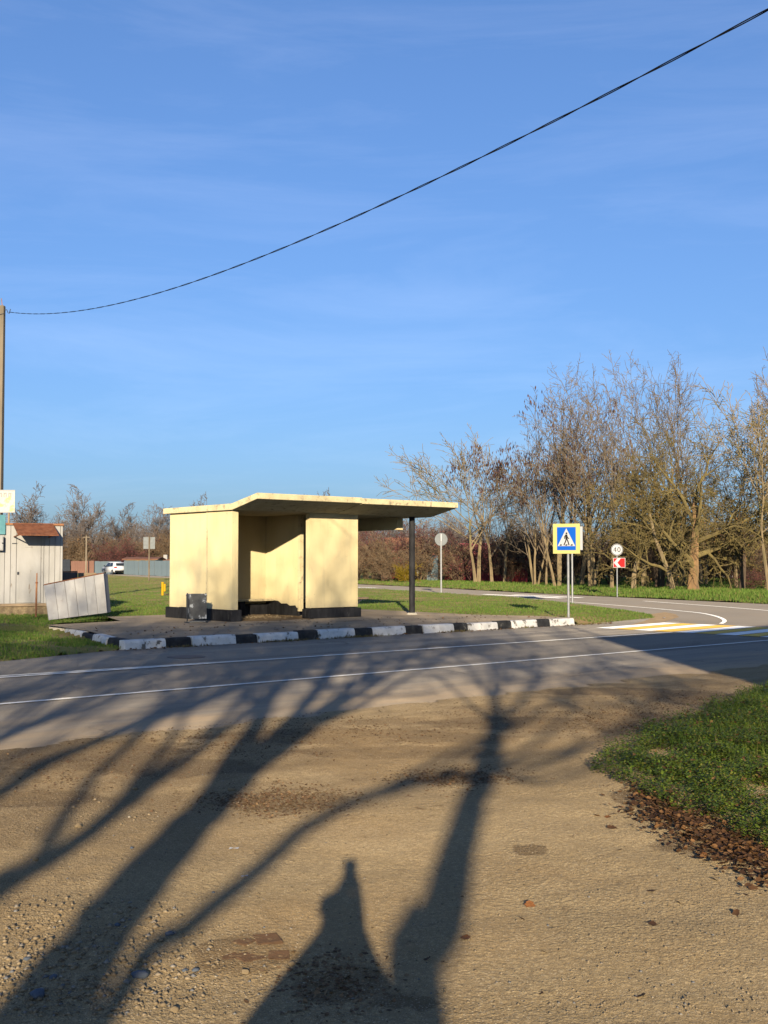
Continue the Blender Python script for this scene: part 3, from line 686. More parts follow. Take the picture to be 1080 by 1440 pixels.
for a, b in zip(cols[:-1], cols[1:]):
    part('plank', M['white_board'], (loc_x(a) + .006, loc_x(b) - .006, -.001 - rs.random() * .008, .025, zb + .012, ztp - .03), shed, .004)
cols = [57.5, 61.5, 69, 77, 84.5, 88]
for a, b in zip(cols[:-1], cols[1:]):
    part('plank', M['white_board'], (loc_x(a) + .006, loc_x(b) - .006, -.001 - rs.random() * .008, .025, zb + .012, ztp - .03), shed, .004)
zd = at(40, 752, 33).z
door = part('door', M['white_board'], (loc_x(23.2), loc_x(57.2), -.008, .022, zb + .03, zd), shed, .005)
part('plank', M['white_board'], (loc_x(22.8), loc_x(57.2), .0, .02, zd + .01, ztp - .03), shed, .004)
part('handle', M['dark_metal'], (loc_x(24), loc_x(26.5), -.04, -.008, at(25, 808, 33).z, at(25, 804, 33).z), door, .004)
part('hatch', M['white_board'], (loc_x(34), loc_x(44), -.016, -.009, at(40, 770, 33).z, at(40, 763, 33).z), door, .004)
part('hinge', M['dark_metal'], (loc_x(16.5), loc_x(23.5), -.02, -.009, at(20, 765, 33).z, at(20, 763.8, 33).z), shed, 0)
part('roof', M['rust_pale'], (-W - .1, .0, -.06, 2.6, ztp - .028, ztp + .03), shed, .008)
# rusty awning
aw = empty('awning'); aw.parent = shed
q0, q1 = loc_x(16.5), loc_x(73)
za = ztp + .02; o_ = .98; zf = za - .36
mb = MB(); t = .015
mb.add([(q0, -.03, za), (q1, -.03, za), (q1, -o_, zf), (q0, -o_, zf), (q0, -.03, za + t), (q1, -.03, za + t), (q1, -o_, zf + t), (q0, -o_, zf + t)], [(0, 1, 2, 3), (4, 7, 6, 5), (0, 4, 5, 1), (1, 5, 6, 2), (2, 6, 7, 3), (3, 7, 4, 0)])
mb.build('tin_sheet', M['rust'], aw)
for x in (q0 + .05, q1 - .1):
    mb = MB(); mb.tube([(x, -.01, zf - .02), (x, -o_ + .08, zf + .02)], [.018, .018], 6); mb.build('bracket', M['rust'], aw)
# meter box on the wall
mbx = empty('meter_box'); mbx.parent = shed
part('case', M['meter_box'], (loc_x(-6), loc_x(6.2) - .07, -.22, -.012, at(3, 774.5, 33).z, at(3, 754, 33).z), mbx, .01)
part('lid', M['meter_box'], (loc_x(-6) + .02, loc_x(6.2) - .09, -.232, -.221, at(3, 773.5, 33).z, at(3, 755, 33).z), mbx, .004)
part('lock', M['dark_metal'], (loc_x(5) - .09, loc_x(6) - .08, -.245, -.233, at(3, 765, 33).z, at(3, 763.5, 33).z), mbx, 0)
# utility pole
PY = 36.5; PX = at(-4, 660, PY).x
pl = empty('utility_pole', (PX, PY, 0)); tag(pl, 'tapered concrete utility pole behind the shed with a hook at its top', 'utility pole')
ztop = at(4, 430, PY).z
mb = MB(); xt = at(1.0, 430, PY).x - PX
mb.add([(-.17, -.15, 0), (.17, -.15, 0), (.17, .15, 0), (-.17, .15, 0), (xt - .125, -.10, ztop), (xt + .125, -.10, ztop), (xt + .125, .10, ztop), (xt - .125, .10, ztop)], [(0, 3, 2, 1), (4, 5, 6, 7), (0, 1, 5, 4), (1, 2, 6, 5), (2, 3, 7, 6), (3, 0, 4, 7)])
mb.build('shaft', M['pole_concrete'], pl, .012)
mb = MB(); mb.tube([(xt + .05, 0, ztop - .02), (xt + .02, 0, ztop + .24)], [.015, .012], 6); mb.build('rod', M['rust_pale'], pl)
zw = at(20, 441, PY).z
mb = MB(); mb.tube([(xt + .11, -.02, zw + .10), (xt + .20, -.02, zw + .12), (xt + .24, -.02, zw + .02), (xt + .28, -.02, zw), (xt + .32, -.02, zw + .14)], [.014] * 5, 6); mb.build('hook', M['dark_metal'], pl)
mb = MB(); mb.tube([(xt - .14, -.115, zw - .1), (xt + .14, -.11, zw - .02)], [.012, .012], 6); mb.build('clamp_wire', M['dark_metal'], pl)
# the wire: a twisted pair sagging from pole to the house behind the camera
W0, W1 = Vector((PX + xt + .28, PY - .02, 0)), Vector((8.0, .10, 0))
ts, zs = [], []
for x_, y_ in ((20, 441), (130, 430), (250, 403), (400, 353), (640, 246), (880, 112), (1080, 10)):
    rr_ = ray(x_, y_); d_ = W1 - W0; den = rr_.x * d_.y - rr_.y * d_.x; k_ = (W0.x * d_.y - W0.y * d_.x) / den
    p_ = Vector((rr_.x * k_, rr_.y * k_, 0)); ts.append((p_ - W0).length / d_.length); zs.append(CH + rr_.z * k_)
wc = np.polyfit(ts, zs, 2); wz = lambda t: float(np.polyval(wc, t)); print('wire', wc, wz(0), wz(1))
mb = MB()
for ph in (0, math.pi):
    pts = []
    for i in range(501):
        t = i / 500; p = W0.lerp(W1, t); a = ph + i * .30
        pts.append((p.x + D2.x * .007 * math.cos(a), p.y + D2.y * .007 * math.cos(a), wz(t) + .007 * math.sin(a)))
    mb.tube(pts, [.0058] * 501, 5)
wire = mb.build('overhead_wire', M['wire']); tag(wire, 'twisted black overhead wire sagging across the sky from the pole', 'wire')
# printed board on posts above the shed, teal panel below it
NY = 33.6
nb = empty('notice_board', (at(10, 800, NY).x, NY, 0), R(4)); tag(nb, 'pale yellow printed board standing above the shed roof', 'sign board')
z0, z1 = at(10, 721, NY).z, at(10, 689, NY).z; xr = at(21, 700, NY).x - at(10, 800, NY).x; x0 = xr - 1.25
mb = MB(); mb.box(x0, xr, -.02, .0, z0, z1); mb.build('panel', M['board_print'], nb, .004)
for zz in (z0, z1 - .03):
    mb = MB(); mb.box(x0 - .005, xr + .005, -.028, -.021, zz, zz + .03); mb.build('frame_strip', M['meter_box'], nb)
for xx in (x0 + .1, xr - .2):
    mb = MB(); mb.box(xx, xx + .05, .003, .05, 1.2, z1 - .1); mb.build('board_post', M['wood_old'], nb)
for j in range(8):                                    # bold unreadable lettering on the top row
    mb = MB(); xx = xr - .10 - j * .135; mb.prism([(xx - .09, z1 - .21), (xx - .06, z1 - .21), (xx - .06, z1 - .12), (xx - .03, z1 - .12), (xx - .03, z1 - .21), (xx, z1 - .21), (xx, z1 - .08), (xx - .09, z1 - .08)], 'y', -.0245, -.0205)
    mb.build('lettering', M['plaster_white'], nb)
tbp = Vector((c0.x, c0.y, 0)) + SD * loc_x(6.2) + SN * .06
tb = empty('teal_board', tbp, SR); tag(tb, 'narrow teal panel fixed to the shed wall above the meter box', 'sign board')
z0, z1 = at(3, 750, 31.4).z, at(3, 721.5, 31.4).z
mb = MB(); mb.box(-.5, 0, -.02, .0, z0, z1); mb.build('panel', M['teal'], tb, .003)
for zz in (z0 + .08, z1 - .12):
    mb = MB(); mb.box(-.48, -.02, .002, .03, zz, zz + .04); mb.build('batten', M['wood_old'], tb)
# tilted white metal box
def tilted():
    r = empty('tipped_metal_box', (0, 0, 0)); tag(r, 'tipped white board box lying askew on the grass by the shed', 'box')
    fl, fr_ = at(62, 823, 30.2), at(146, 806.5, 31.2); bl_, br = at(69, 872, 29.8), at(151, 861.5, 31.0)
    nb_ = 6; g = (br - bl_).cross(fl - bl_).normalized(); g = -g if g.y < 0 else g
    for i in range(nb_):
        u0, u1 = i / nb_ + .004, (i + 1) / nb_ - .004
        A, B_, C, Dd = bl_.lerp(br, u0), bl_.lerp(br, u1), fl.lerp(fr_, u1), fl.lerp(fr_, u0)
        mb = MB(); v = [A, B_, C, Dd]; off = g * .025; j = -g * rs.random() * .008
        mb.add([p + j for p in v] + [p + off for p in v], [(0, 1, 2, 3), (7, 6, 5, 4), (0, 4, 5, 1), (1, 5, 6, 2), (2, 6, 7, 3), (3, 7, 4, 0)])
        mb.build('board', M['white_metal'], r, .004)
    dp = Vector((-.02, .50, 0)); 
    def slab(name, pts, n, m):
        mb = MB(); mb.add(pts + [p + n for p in pts], [(0, 1, 2, 3), (7, 6, 5, 4), (0, 4, 5, 1), (1, 5, 6, 2), (2, 6, 7, 3), (3, 7, 4, 0)]); return mb.build(name, m, r, .003)
    sx = (br - bl_).normalized() * .03; tw = Vector((0, 0, 0))
    slab('side', [br + g * .03, br + dp + tw, fr_ + dp + tw, fr_ + g * .03], -sx, M['white_board'])
    slab('side', [bl_ + g * .03, bl_ + dp, fl + dp, fl + g * .03], sx, M['white_board'])
    slab('bottom_panel', [bl_ + dp, br + dp + tw, fr_ + dp + tw, fl + dp], g * .02, M['dark_metal'])
    up = Vector((0, 0, .025))
    slab('top_rail', [fl - g * .012, fr_ - g * .012, fr_ + g * .04, fl + g * .04], up, M['rust'])
tilted()
cr = empty('dark_crate', (0, 0, 0)); tag(cr, 'low dark metal crate with a brown rim behind the tipped box', 'crate')
ca, cb = at(88.5, 832, 34.6), at(109, 830, 36.0)
zt_ = at(98, 805, 35.2).z
def wallslab(name, A, B_, z0, z1, th, m, parent):
    n = Vector((-(B_ - A).y, (B_ - A).x, 0)).normalized() * th
    pts = [Vector((A.x, A.y, z0)), Vector((B_.x, B_.y, z0)), Vector((B_.x, B_.y, z1)), Vector((A.x, A.y, z1))]
    mb = MB(); mb.add(pts + [p + n for p in pts], [(0, 1, 2, 3), (7, 6, 5, 4), (0, 4, 5, 1), (1, 5, 6, 2), (2, 6, 7, 3), (3, 7, 4, 0)]); return mb.build(name, m, parent, .004)
wallslab('front', ca, cb, .1, zt_, .04, M['dark_metal'], cr); cc = at(135, 830, 36.4)
wallslab('side', cb + Vector((.03, 0, 0)), cc, .1, zt_ - .02, .04, M['wood_old'], cr)
wallslab('rim', ca - Vector((0, .03, 0)), cb - Vector((0, .03, 0)), zt_ + .003, zt_ + .04, .09, M['rust_pale'], cr)
rp_ = at(50.5, 863, 31.2); ro_ = empty('rusty_stake', rp_); tag(ro_, 'thin rusty pipe stake standing before the shed door', 'stake')
hz = at(51, 806, rp_.y).z - rp_.z
mb = MB(); mb.tube([(0, 0, -.1), (.01, 0, hz * .75)], [.026, .024], 8); mb.build('pipe', M['rust_pale'], ro_)
mb = MB(); mb.tube([(.01, 0, hz * .75), (.015, 0, hz)], [.017, .016], 8); mb.build('upper_pipe', M['rust_pale'], ro_)
mb = MB(); mb.tube([(.01, 0, hz * .745), (.01, 0, hz * .785)], [.033, .033], 8); mb.build('collar', M['rust'], ro_)

# ------------------------------------------------------------------ far houses, fences, car
def corr_panel(w, h, n=6, d=.03):
    v = []; f = []
    for i in range(n * 2 + 1):
        x = w * i / (n * 2); y = d if i % 2 else 0; v += [(x, y, 0), (x, y, h)]
    for i in range(n * 2): f.append((2 * i, 2 * i + 2, 2 * i + 3, 2 * i + 1))
    v2 = [(p[0], p[1] + .012, p[2]) for p in v]; nn = len(v); f += [tuple(j + nn for j in q)[::-1] for q in f]
    return pymesh('fence_panel', v + v2, f)
def fence(A, B_, h, m, lab, w=1.15, mp_=None):
    A, B_ = Vector((A.x, A.y, 0)), Vector((B_.x, B_.y, 0)); n = max(1, round((B_ - A).length / w)); w = (B_ - A).length / n
    r = empty('metal_fence', A, math.atan2(B_.y - A.y, B_.x - A.x)); tag(r, lab, 'fence')
    me = corr_panel(w - .02, h)
    for i in range(n):
        o = link('fence_panel', me, m, r, (w * i, rs.random() * .03, rs.uniform(0, .05)))
    pm = MB(); pm.box(-.04, .04, .05, .13, -.2, h - .1); pme = pm.mesh('fence_post')
    for i in range(0, n + 1, 2): link('fence_post', pme, mp_ or M['dark_metal'], r, (w * i, 0, 0))
    return r
fence(gp(174, 808), gp(262, 812), 1.75, M['fence_blue'], 'grey blue corrugated metal fence along the far road behind the white car')
fence(gp(133, 806.5), gp(170, 807.8), 1.7, M['fence_blue'], 'short grey blue fence run joined to the brown fence')
fence(gp(99.5, 805.5), gp(132, 806.4), 1.75, M['fence_brown'], 'brown metal fence beside the grey blue fence')
fence(gp(82, 805.2), gp(98.5, 805.4), 2.0, M['dark_metal'], 'dark grey fence end beside the brown fence')
def house(name, lab, px0, px1, Y, zeave, zridge, depth, mw, mr, wins=(), rz=0, ridge_along=True):
    a, b = at(px0, 800, Y), at(px1, 800, Y); w = b.x - a.x
    r = empty(name, (a.x, Y, 0), rz); tag(r, lab, 'house')
    mb = MB(); mb.box(0, w, 0, depth, -.2, zeave); mb.build('wall', mw, r)
    mb = MB(); e = .35
    mb.prism([(-e, zeave - .06), (-e, zeave + .05), (depth / 2, zridge), (depth + e, zeave + .05), (depth + e, zeave - .06), (depth / 2, zridge - .15)], 'x', -e, w + e) if ridge_along else \
        mb.prism([(-e, zeave - .06), (-e, zeave + .05), (w / 2, zridge), (w + e, zeave + .05), (w + e, zeave - .06), (w / 2, zridge - .15)], 'y', -e, depth + e)
    rfo = mb.build('roof', mr, r)
    if not ridge_along:
        mb = MB(); mb.prism([(0, zeave - .0), (w, zeave - .0), (w / 2, zridge - .2)], 'y', .003, .1); mb.build('gable', mw, r)
    for (x0, x1, z0, z1) in wins:
        mb = MB(); mb.box(x0 * w, x1 * w, -.03, .04, z0, z1); wn = mb.build('window', M['glass_dark'], r)
        mb = MB()
        for bb in ((x0 * w - .08, x0 * w, -.05, .03, z0 - .08, z1 + .08), (x1 * w, x1 * w + .08, -.05, .03, z0 - .08, z1 + .08), (x0 * w, x1 * w, -.05, .03, z1, z1 + .08), (x0 * w, x1 * w, -.05, .03, z0 - .08, z0)): mb.box(*bb)
        mb.build('frame', M['sign_white'], wn)
    return r
def zat(y, Y): return at(540, y, Y).z
house('low_house', 'low cream outbuilding with a dark brown roof behind the far fence', 176, 219, 152, zat(786.5, 152), zat(783, 152), 5, M['plaster_cream'], M['roof_brown'])
hb = house('low_house', 'low orange roofed outbuilding at the end of the far fence', 222, 262, 158, zat(792, 158), zat(786, 158), 6, M['plaster_cream'], M['rust_pale'])
mb = MB(); mb.box(.25, .75, 2.6, 3.1, zat(788, 158), zat(780, 158)); mb.build('chimney', M['plaster_white'], hb)
house('red_roofed_house', 'house with a red metal roof among the shrubs beyond the far road', 655, 688, 112, zat(778, 112), zat(763, 112), 7, M['fence_red'], M['roof_red'], ((.2, .45, .9, 2.0),))
house('white_house', 'white walled house half hidden by shrubs beyond the far road', 546, 590, 118, zat(772, 118), zat(755, 118), 7, M['plaster_white'], M['rust_pale'], ((.22, .4, 1.2, 2.2), (.6, .78, 1.2, 2.2)))
house('distant_house', 'pale house glimpsed between trunks at the end of the wood', 993, 1030, 98, zat(778, 98), zat(768, 98), 7, M['plaster_white'], M['roof_brown'], ((.15, .35, 1.0, 2.1), (.6, .8, 1.0, 2.1)))
fence(at(536, 820, 96), at(584, 822, 92), 2.0, M['fence_red'], 'dark red metal fence behind the yellow shrub')
fence(at(625, 820, 92), at(742, 820, 82), 1.9, M['fence_red'], 'long dark red metal fence behind the bare trunks', 1.6)
fence(at(600, 822, 90), at(616, 822, 89), 2.1, M['fence_blue'], 'grey metal gate panel between the dark red fences')
pf = empty('far_pole', at(121, 806, 165)); pf.location.z = 0; tag(pf, 'thin pale power pole before the distant wood', 'utility pole')
mb = MB(); mb.tube([(0, 0, 0), (0, 0, zat(753, 165))], [.13, .09], 8); mb.build('shaft', M['pole_concrete'], pf)
mb = MB(); mb.box(-.5, .5, -.05, .05, zat(756, 165), zat(755, 165)); mb.build('crossarm', M['pole_concrete'], pf)

def car():
    r = empty('parked_car', (gp(161, 807.8).x, gp(161, 807.8).y, .0), R(126)); tag(r, 'white crossover car parked by the far fence, seen from behind', 'car')
    # local +x forward
    prof = [(-2.18, .38), (-2.22, .62), (-2.16, .98), (-2.06, 1.05), (-1.72, 1.52), (-1.45, 1.60), (-.3, 1.64), (.35, 1.58), (1.15, 1.06), (2.02, .92), (2.2, .62), (2.15, .35), (1.75, .28), (-1.8, .28)]
    bm = bmesh.new(); hw = .90
    def wz_(z): return hw * (1 if z < .95 else 1 - .20 * (z - .95) / .7) * (1 if z > .4 else .97)
    l = [bm.verts.new((x, wz_(z), z)) for x, z in prof]; m_ = [bm.verts.new((x, -wz_(z), z)) for x, z in prof]
    n = len(prof)
    for i in range(n): bm.faces.new((l[i], l[(i + 1) % n], m_[(i + 1) % n], m_[i]))
    bm.faces.new(l[::-1]); bm.faces.new(m_); bmesh.ops.recalc_face_normals(bm, faces=bm.faces)
    bmesh.ops.bevel(bm, geom=bm.edges[:], offset=.05, segments=3, affect='EDGES', clamp_overlap=True)
    for q in bm.faces: q.smooth = True
    me = bpy.data.meshes.new('body'); bm.to_mesh(me); bm.free(); link('body', me, M['car_white'], r)
    def quad(name, pts, m, parent=r):
        mb = MB(); mb.add(pts, [(0, 1, 2, 3)]); return mb.build(name, m, parent)
    quad('rear_window', [(-2.045, .64, 1.13), (-2.045, -.64, 1.13), (-1.78, -.58, 1.48), (-1.78, .58, 1.48)], M['glass_dark'])
    quad('windscreen', [(1.10, .72, 1.12), (1.10, -.72, 1.12), (.45, -.66, 1.54), (.45, .66, 1.54)], M['glass_dark'])
    for s in (-1, 1):
        for (x0, x1, x2, x3) in ((-1.50, -.55, -.55, -1.40), (-.47, .92, .28, -.47)):
            quad('side_window', [(x0, s * .895, 1.04), (x1, s * .895, 1.04), (x2, s * .765, 1.52), (x3, s * .765, 1.52)], M['glass_dark'])
        mb = MB(); mb.box(-2.22, -1.95, s * .60 if s > 0 else -.91, .91 if s > 0 else s * .60, .84, 1.02); mb.build('tail_light', M['tail_red'], r, .02)
        mb = MB(); mb.box(.72, .88, s * 1.05 - .1, s * 1.05 + .1, 1.05, 1.18); mb.build('mirror', M['rubber'], r, .03)
        for x in (-1.35, 1.35):
            w = empty('wheel'); w.parent = r; w.location = (x, s * .80, .34)
            mb = MB(); mb.tube([(0, -.11, 0), (0, .11, 0)], [.34, .34], 24); mb.build('tyre', M['rubber'], w, .02)
            mb = MB(); mb.tube([(0, -.125, 0), (0, .125, 0)], [.22, .22], 20); mb.build('rim', M['alloy'], w)
    mb = MB(); mb.box(-2.27, -2.05, -.86, .86, .28, .56); mb.build('rear_bumper', M['rubber'], r, .04)
    mb = MB(); mb.box(-2.235, -2.19, -.26, .26, .66, .78); mb.build('number_plate', M['sign_white'], r)
car()

# ------------------------------------------------------------------ trees
def grow(rg, p, d, length, r, lvl, out, cfg):
    n = cfg['segs'][min(lvl, len(cfg['segs']) - 1)]; pts = [p.copy()]; rads = [r]; step = length / n; d = d.normalized()
    wob = cfg['wob'][min(lvl, len(cfg['wob']) - 1)]; trop = cfg['trop'][min(lvl, len(cfg['trop']) - 1)]
    tip = .35 if lvl == 0 else .22
    for i in range(n):
        d = (d + Vector((rg.gauss(0, wob), rg.gauss(0, wob), rg.gauss(0, wob) + trop))).normalized()
        p = p + d * step; pts.append(p.copy()); rads.append(max(cfg['rmin'], r * (1 - (1 - tip) * (i + 1) / n)))
    out.append((pts, rads, lvl))
    if lvl >= cfg['levels']: return
    nc = cfg['nch'][min(lvl, len(cfg['nch']) - 1)]; nc = max(1, int(nc * rg.uniform(.75, 1.25)))
    st = cfg['start'][min(lvl, len(cfg['start']) - 1)]
    for j in range(nc):
        t = st + (1 - st) * (j + rg.random()) / nc
        if j == nc - 1: t = 1.0
        i = min(n - 1, int(t * n)); fr_ = t * n - i; q = pts[i].lerp(pts[i + 1], min(1, fr_)); rr = rads[i] + (rads[i + 1] - rads[i]) * min(1, fr_)
        dd = (pts[i + 1] - pts[i]).normalized()
        ax = dd.orthogonal().normalized(); ax.rotate(Matrix.Rotation(rg.random() * 6.283, 3, dd))
        ang = R(rg.uniform(*cfg['ang'][min(lvl, len(cfg['ang']) - 1)])) * (.5 if j == nc - 1 else 1)
        nd = dd.copy(); nd.rotate(Matrix.Rotation(ang, 3, ax))
        ln = length * rg.uniform(*cfg['len'][min(lvl, len(cfg['len']) - 1)]) * (1 - .45 * (t - st) / max(.01, 1 - st) * (0 if lvl == 0 else 1))
        grow(rg, q, nd, ln, max(cfg['rmin'], rr * rg.uniform(*cfg['rr'])), lvl + 1, out, cfg)
def tubes_mesh(name, items, sides):
    V = []; Fc = []; b = 0
    for pts, rads, lvl in items:
        k = sides[min(lvl, len(sides) - 1)]; v, f = tube_geo(pts, rads, k)
        V.append(np.array(v)); Fc.append(np.array(f) + b); b += len(v)
    return npmesh(name, np.concatenate(V), np.concatenate(Fc), True)
def leaves_mesh(name, pts, rg, size, hang=False, per=1, jit=.15, asp=.5):
    r = np.random.default_rng(rg.randrange(10 ** 6)); P = np.repeat(np.array([tuple(p) for p in pts]), per, 0)
    n = len(P); P = P + r.normal(0, jit, (n, 3)); s = size * r.uniform(.6, 1.3, n)[:, None]
    if hang:
        u = np.stack([r.normal(0, .12, n), r.normal(0, .12, n), -np.ones(n)], 1)
    else:
        u = r.normal(0, 1, (n, 3))
    u /= np.linalg.norm(u, axis=1, keepdims=True); w = np.cross(u, r.normal(0, 1, (n, 3))); w /= np.linalg.norm(w, axis=1, keepdims=True)
    a = P; b = P + u * s * .5 + w * s * asp * .5; c = P + u * s; d = P + u * s * .5 - w * s * asp * .5
    v = np.stack([a, b, c, d], 1).reshape(-1, 3); f = np.arange(4 * n).reshape(-1, 4)
    return npmesh(name, v, f)
CFG_ASH = dict(levels=4, segs=[8, 7, 5, 3, 2], wob=[.05, .07, .10, .13, .16], trop=[.03, .045, .035, .02, .01], nch=[6, 6, 5, 4], start=[.34, .22, .15, .12],
               ang=[(16, 40), (20, 46), (24, 54), (28, 62)], len=[(.66, .98), (.42, .70), (.38, .62), (.38, .66)], rr=(.52, .74), rmin=.012)
CFG_OLIVE = dict(CFG_ASH, segs=[8, 6, 5, 3, 2], wob=[.09, .17, .2, .24, .25], trop=[.03, .02, -.01, -.02, -.02], nch=[9, 8, 6, 5], start=[.22, .15, .12, .1], ang=[(35, 75), (35, 75), (35, 80), (35, 80)], rmin=.012)
CFG_SHRUB = dict(CFG_ASH, levels=3, segs=[6, 4, 3, 2], wob=[.12, .16, .2, .2], trop=[.05, .05, .03, .02], nch=[6, 6, 5], start=[.2, .15, .1], ang=[(18, 55), (25, 65), (30, 70)], len=[(.4, .7), (.4, .7), (.4, .7)], rmin=.010)
CFG_FAR = dict(CFG_ASH, levels=4, segs=[6, 5, 4, 3, 2], wob=[.08, .12, .15, .18, .2], nch=[7, 7, 6, 4], rmin=.026, ang=[(24, 55), (25, 58), (30, 62), (30, 65)], len=[(.6, .85), (.5, .72), (.4, .65), (.4, .65)])
HT = {}; TOP = {}
def make_tree(name, seed, H, r0, cfg, bark, twig=None, stems=1, lean=(0, 0), pods=None, leaves=None, crown_from=1, sides=(9, 6, 4, 3, 3), spread=.15):
    rg = random.Random(seed); items = []
    for s in range(stems):
        a = 6.283 * s / stems + rg.random(); d = Vector((lean[0] + (math.cos(a) * spread if stems > 1 else 0), lean[1] + (math.sin(a) * spread if stems > 1 else 0), 1))
        p = Vector((math.cos(a), math.sin(a), 0)) * (r0 * 1.2 if stems > 1 else 0)
        grow(rg, p - Vector((0, 0, .15)), d, H * (.55 if cfg is not CFG_SHRUB else .55) * rg.uniform(.85, 1.1 if stems > 1 else 1.0), r0 * (1 if s == 0 else rg.uniform(.6, .95)), 0, items, cfg)
    root = empty(name); HT[id(root)] = 0; TOP[root.name] = max(p.z for it in items for p in it[0])
    tr = [i for i in items if i[2] == 0]; br = [i for i in items if i[2] > 0]
    for pts, rads, l in tr: rads[0] *= 1.25
    for t_ in (tr if stems <= 3 else [None]):
        link('trunk', tubes_mesh('trunk', [t_] if t_ else tr, sides), bark, root)
    link('crown', tubes_mesh('crown', br, sides), twig or bark, root)
    tips = [i[0][-1] for i in br if i[2] >= cfg['levels'] - 1]
    if pods:
        rg.shuffle(tips); cl = [p for p in tips if p.z > H * pods[1]]; cl = cl[:pods[0]]
        tag(link('seed_pods', leaves_mesh('seed_pods', cl, rg, pods[2], True, pods[3], .16, .28), M['pods'], root), kind='stuff')
    if leaves:
        m, dens, size = leaves; rg.shuffle(tips); tag(link('leaves', leaves_mesh('leaves', tips[:int(len(tips) * dens)], rg, size, False, 2, .12, .6), m, root), kind='stuff')
    return root
used = set()
def put(proto, x, y, z, rz, s, label, cat, group=None, sx=1.0):
    o = proto if proto.name not in used else copy_tree(proto); used.add(proto.name)
    o.location = (x, y, z); o.rotation_euler = (0, 0, rz); o.scale = (s * sx, s * sx, s); 
    for k_ in ('label', 'group'):
        if k_ in o: del o[k_]
    return tag(o, label, cat, group)
ash = [make_tree('bare_tree', 11 + i, 12, .15, CFG_ASH, M['bark_tan'], M['bark_grey'], stems=(2, 1, 2)[i], spread=.12) for i in range(3)]
wide = make_tree('bare_tree', 23, 12, .14, dict(CFG_ASH, ang=[(30, 58), (18, 42), (24, 50), (28, 60)], len=[(.85, 1.15), (.45, .7), (.42, .68), (.4, .7)], start=[.5, .2, .15, .12], rmin=.017), M['bark_tan'], M['bark_tan'], stems=2, spread=.08)
podt = [make_tree('pod_tree', 31 + i, 11.5, .13, CFG_ASH, M['bark_tan'], M['bark_grey'], stems=(1, 3)[i], pods=(120, .62, .28, 6), spread=.13) for i in range(2)]
podt2 = make_tree('pod_tree', 38, 11.5, .13, CFG_ASH, M['bark_tan'], M['bark_grey'], stems=3, pods=(200, .40, .24, 5), spread=.16)
oliv = [make_tree('lichen_tree', 51 + i, 9.5, .17, CFG_OLIVE, M['bark_dark'] if i else M['bark_tan'], M['bark_olive'], stems=(1, 2)[i], leaves=(M['olive_leaf'], .30, .11), spread=.25) for i in range(2)]
bigo = make_tree('lichen_tree', 61, 10.5, .33, CFG_OLIVE, M['bark_orange'], M['bark_olive'], leaves=(M['olive_leaf'], .35, .11), lean=(-.12, 0))
shr_b = [make_tree('bare_shrub', 71 + i, 4.2, .035, CFG_SHRUB, M['twig_brown'], M['twig_brown'], stems=9, leaves=(M['dry_leaf'], .20, .10), spread=.5, sides=(4, 3, 3, 3)) for i in range(3)]
shr_p = [make_tree('purple_shrub', 81 + i, 4.4, .035, CFG_SHRUB, M['twig_purple'], M['twig_purple'], stems=9, leaves=(M['red_leaf'], .35, .10), spread=.45, sides=(4, 3, 3, 3)) for i in range(2)]
shr_d = [make_tree('dark_thicket', 91 + i, 4.5, .04, CFG_SHRUB, M['bark_dark'], M['bark_dark'], stems=10, leaves=(M['dry_leaf'], .3, .12), spread=.45, sides=(4, 3, 3, 3)) for i in range(2)]
shr_y = make_tree('yellow_shrub', 101, 1.9, .02, CFG_SHRUB, M['twig_brown'], M['yellow_leaf'], stems=10, leaves=(M['yellow_leaf'], .4, .07), spread=.35, sides=(4, 3, 3, 3))
far_t = [make_tree('distant_tree', 111 + i, 13, .22, CFG_FAR, M['twig_far'], M['twig_far'], stems=(1, 2, 2)[i], spread=.15, sides=(5, 3, 3, 3)) for i in range(3)]
def topscale(px, py, Y, H): return (at(px, py, Y).z) / H
def plant(proto, px, Y, ptop, H, rz, label, cat, group=None, z=.15, sx=1.0):
    p = at(px, 800, Y); return put(proto, p.x, Y, z, rz, topscale(px, ptop, Y, TOP[proto.name]), label, cat, group, sx)
GB, GP, GO = 'bare trees of the belt beyond the far road', 'pod-hung trees of the belt beyond the far road', 'lichen-covered trees of the belt beyond the far road'
LB = 'slender bare tree with pale twigs in the belt beyond the far road'
LP = 'slender bare tree hung with dark seed pods beyond the far road'
LO = 'spreading olive lichen-covered tree with dense twigs in the belt beyond the far road'
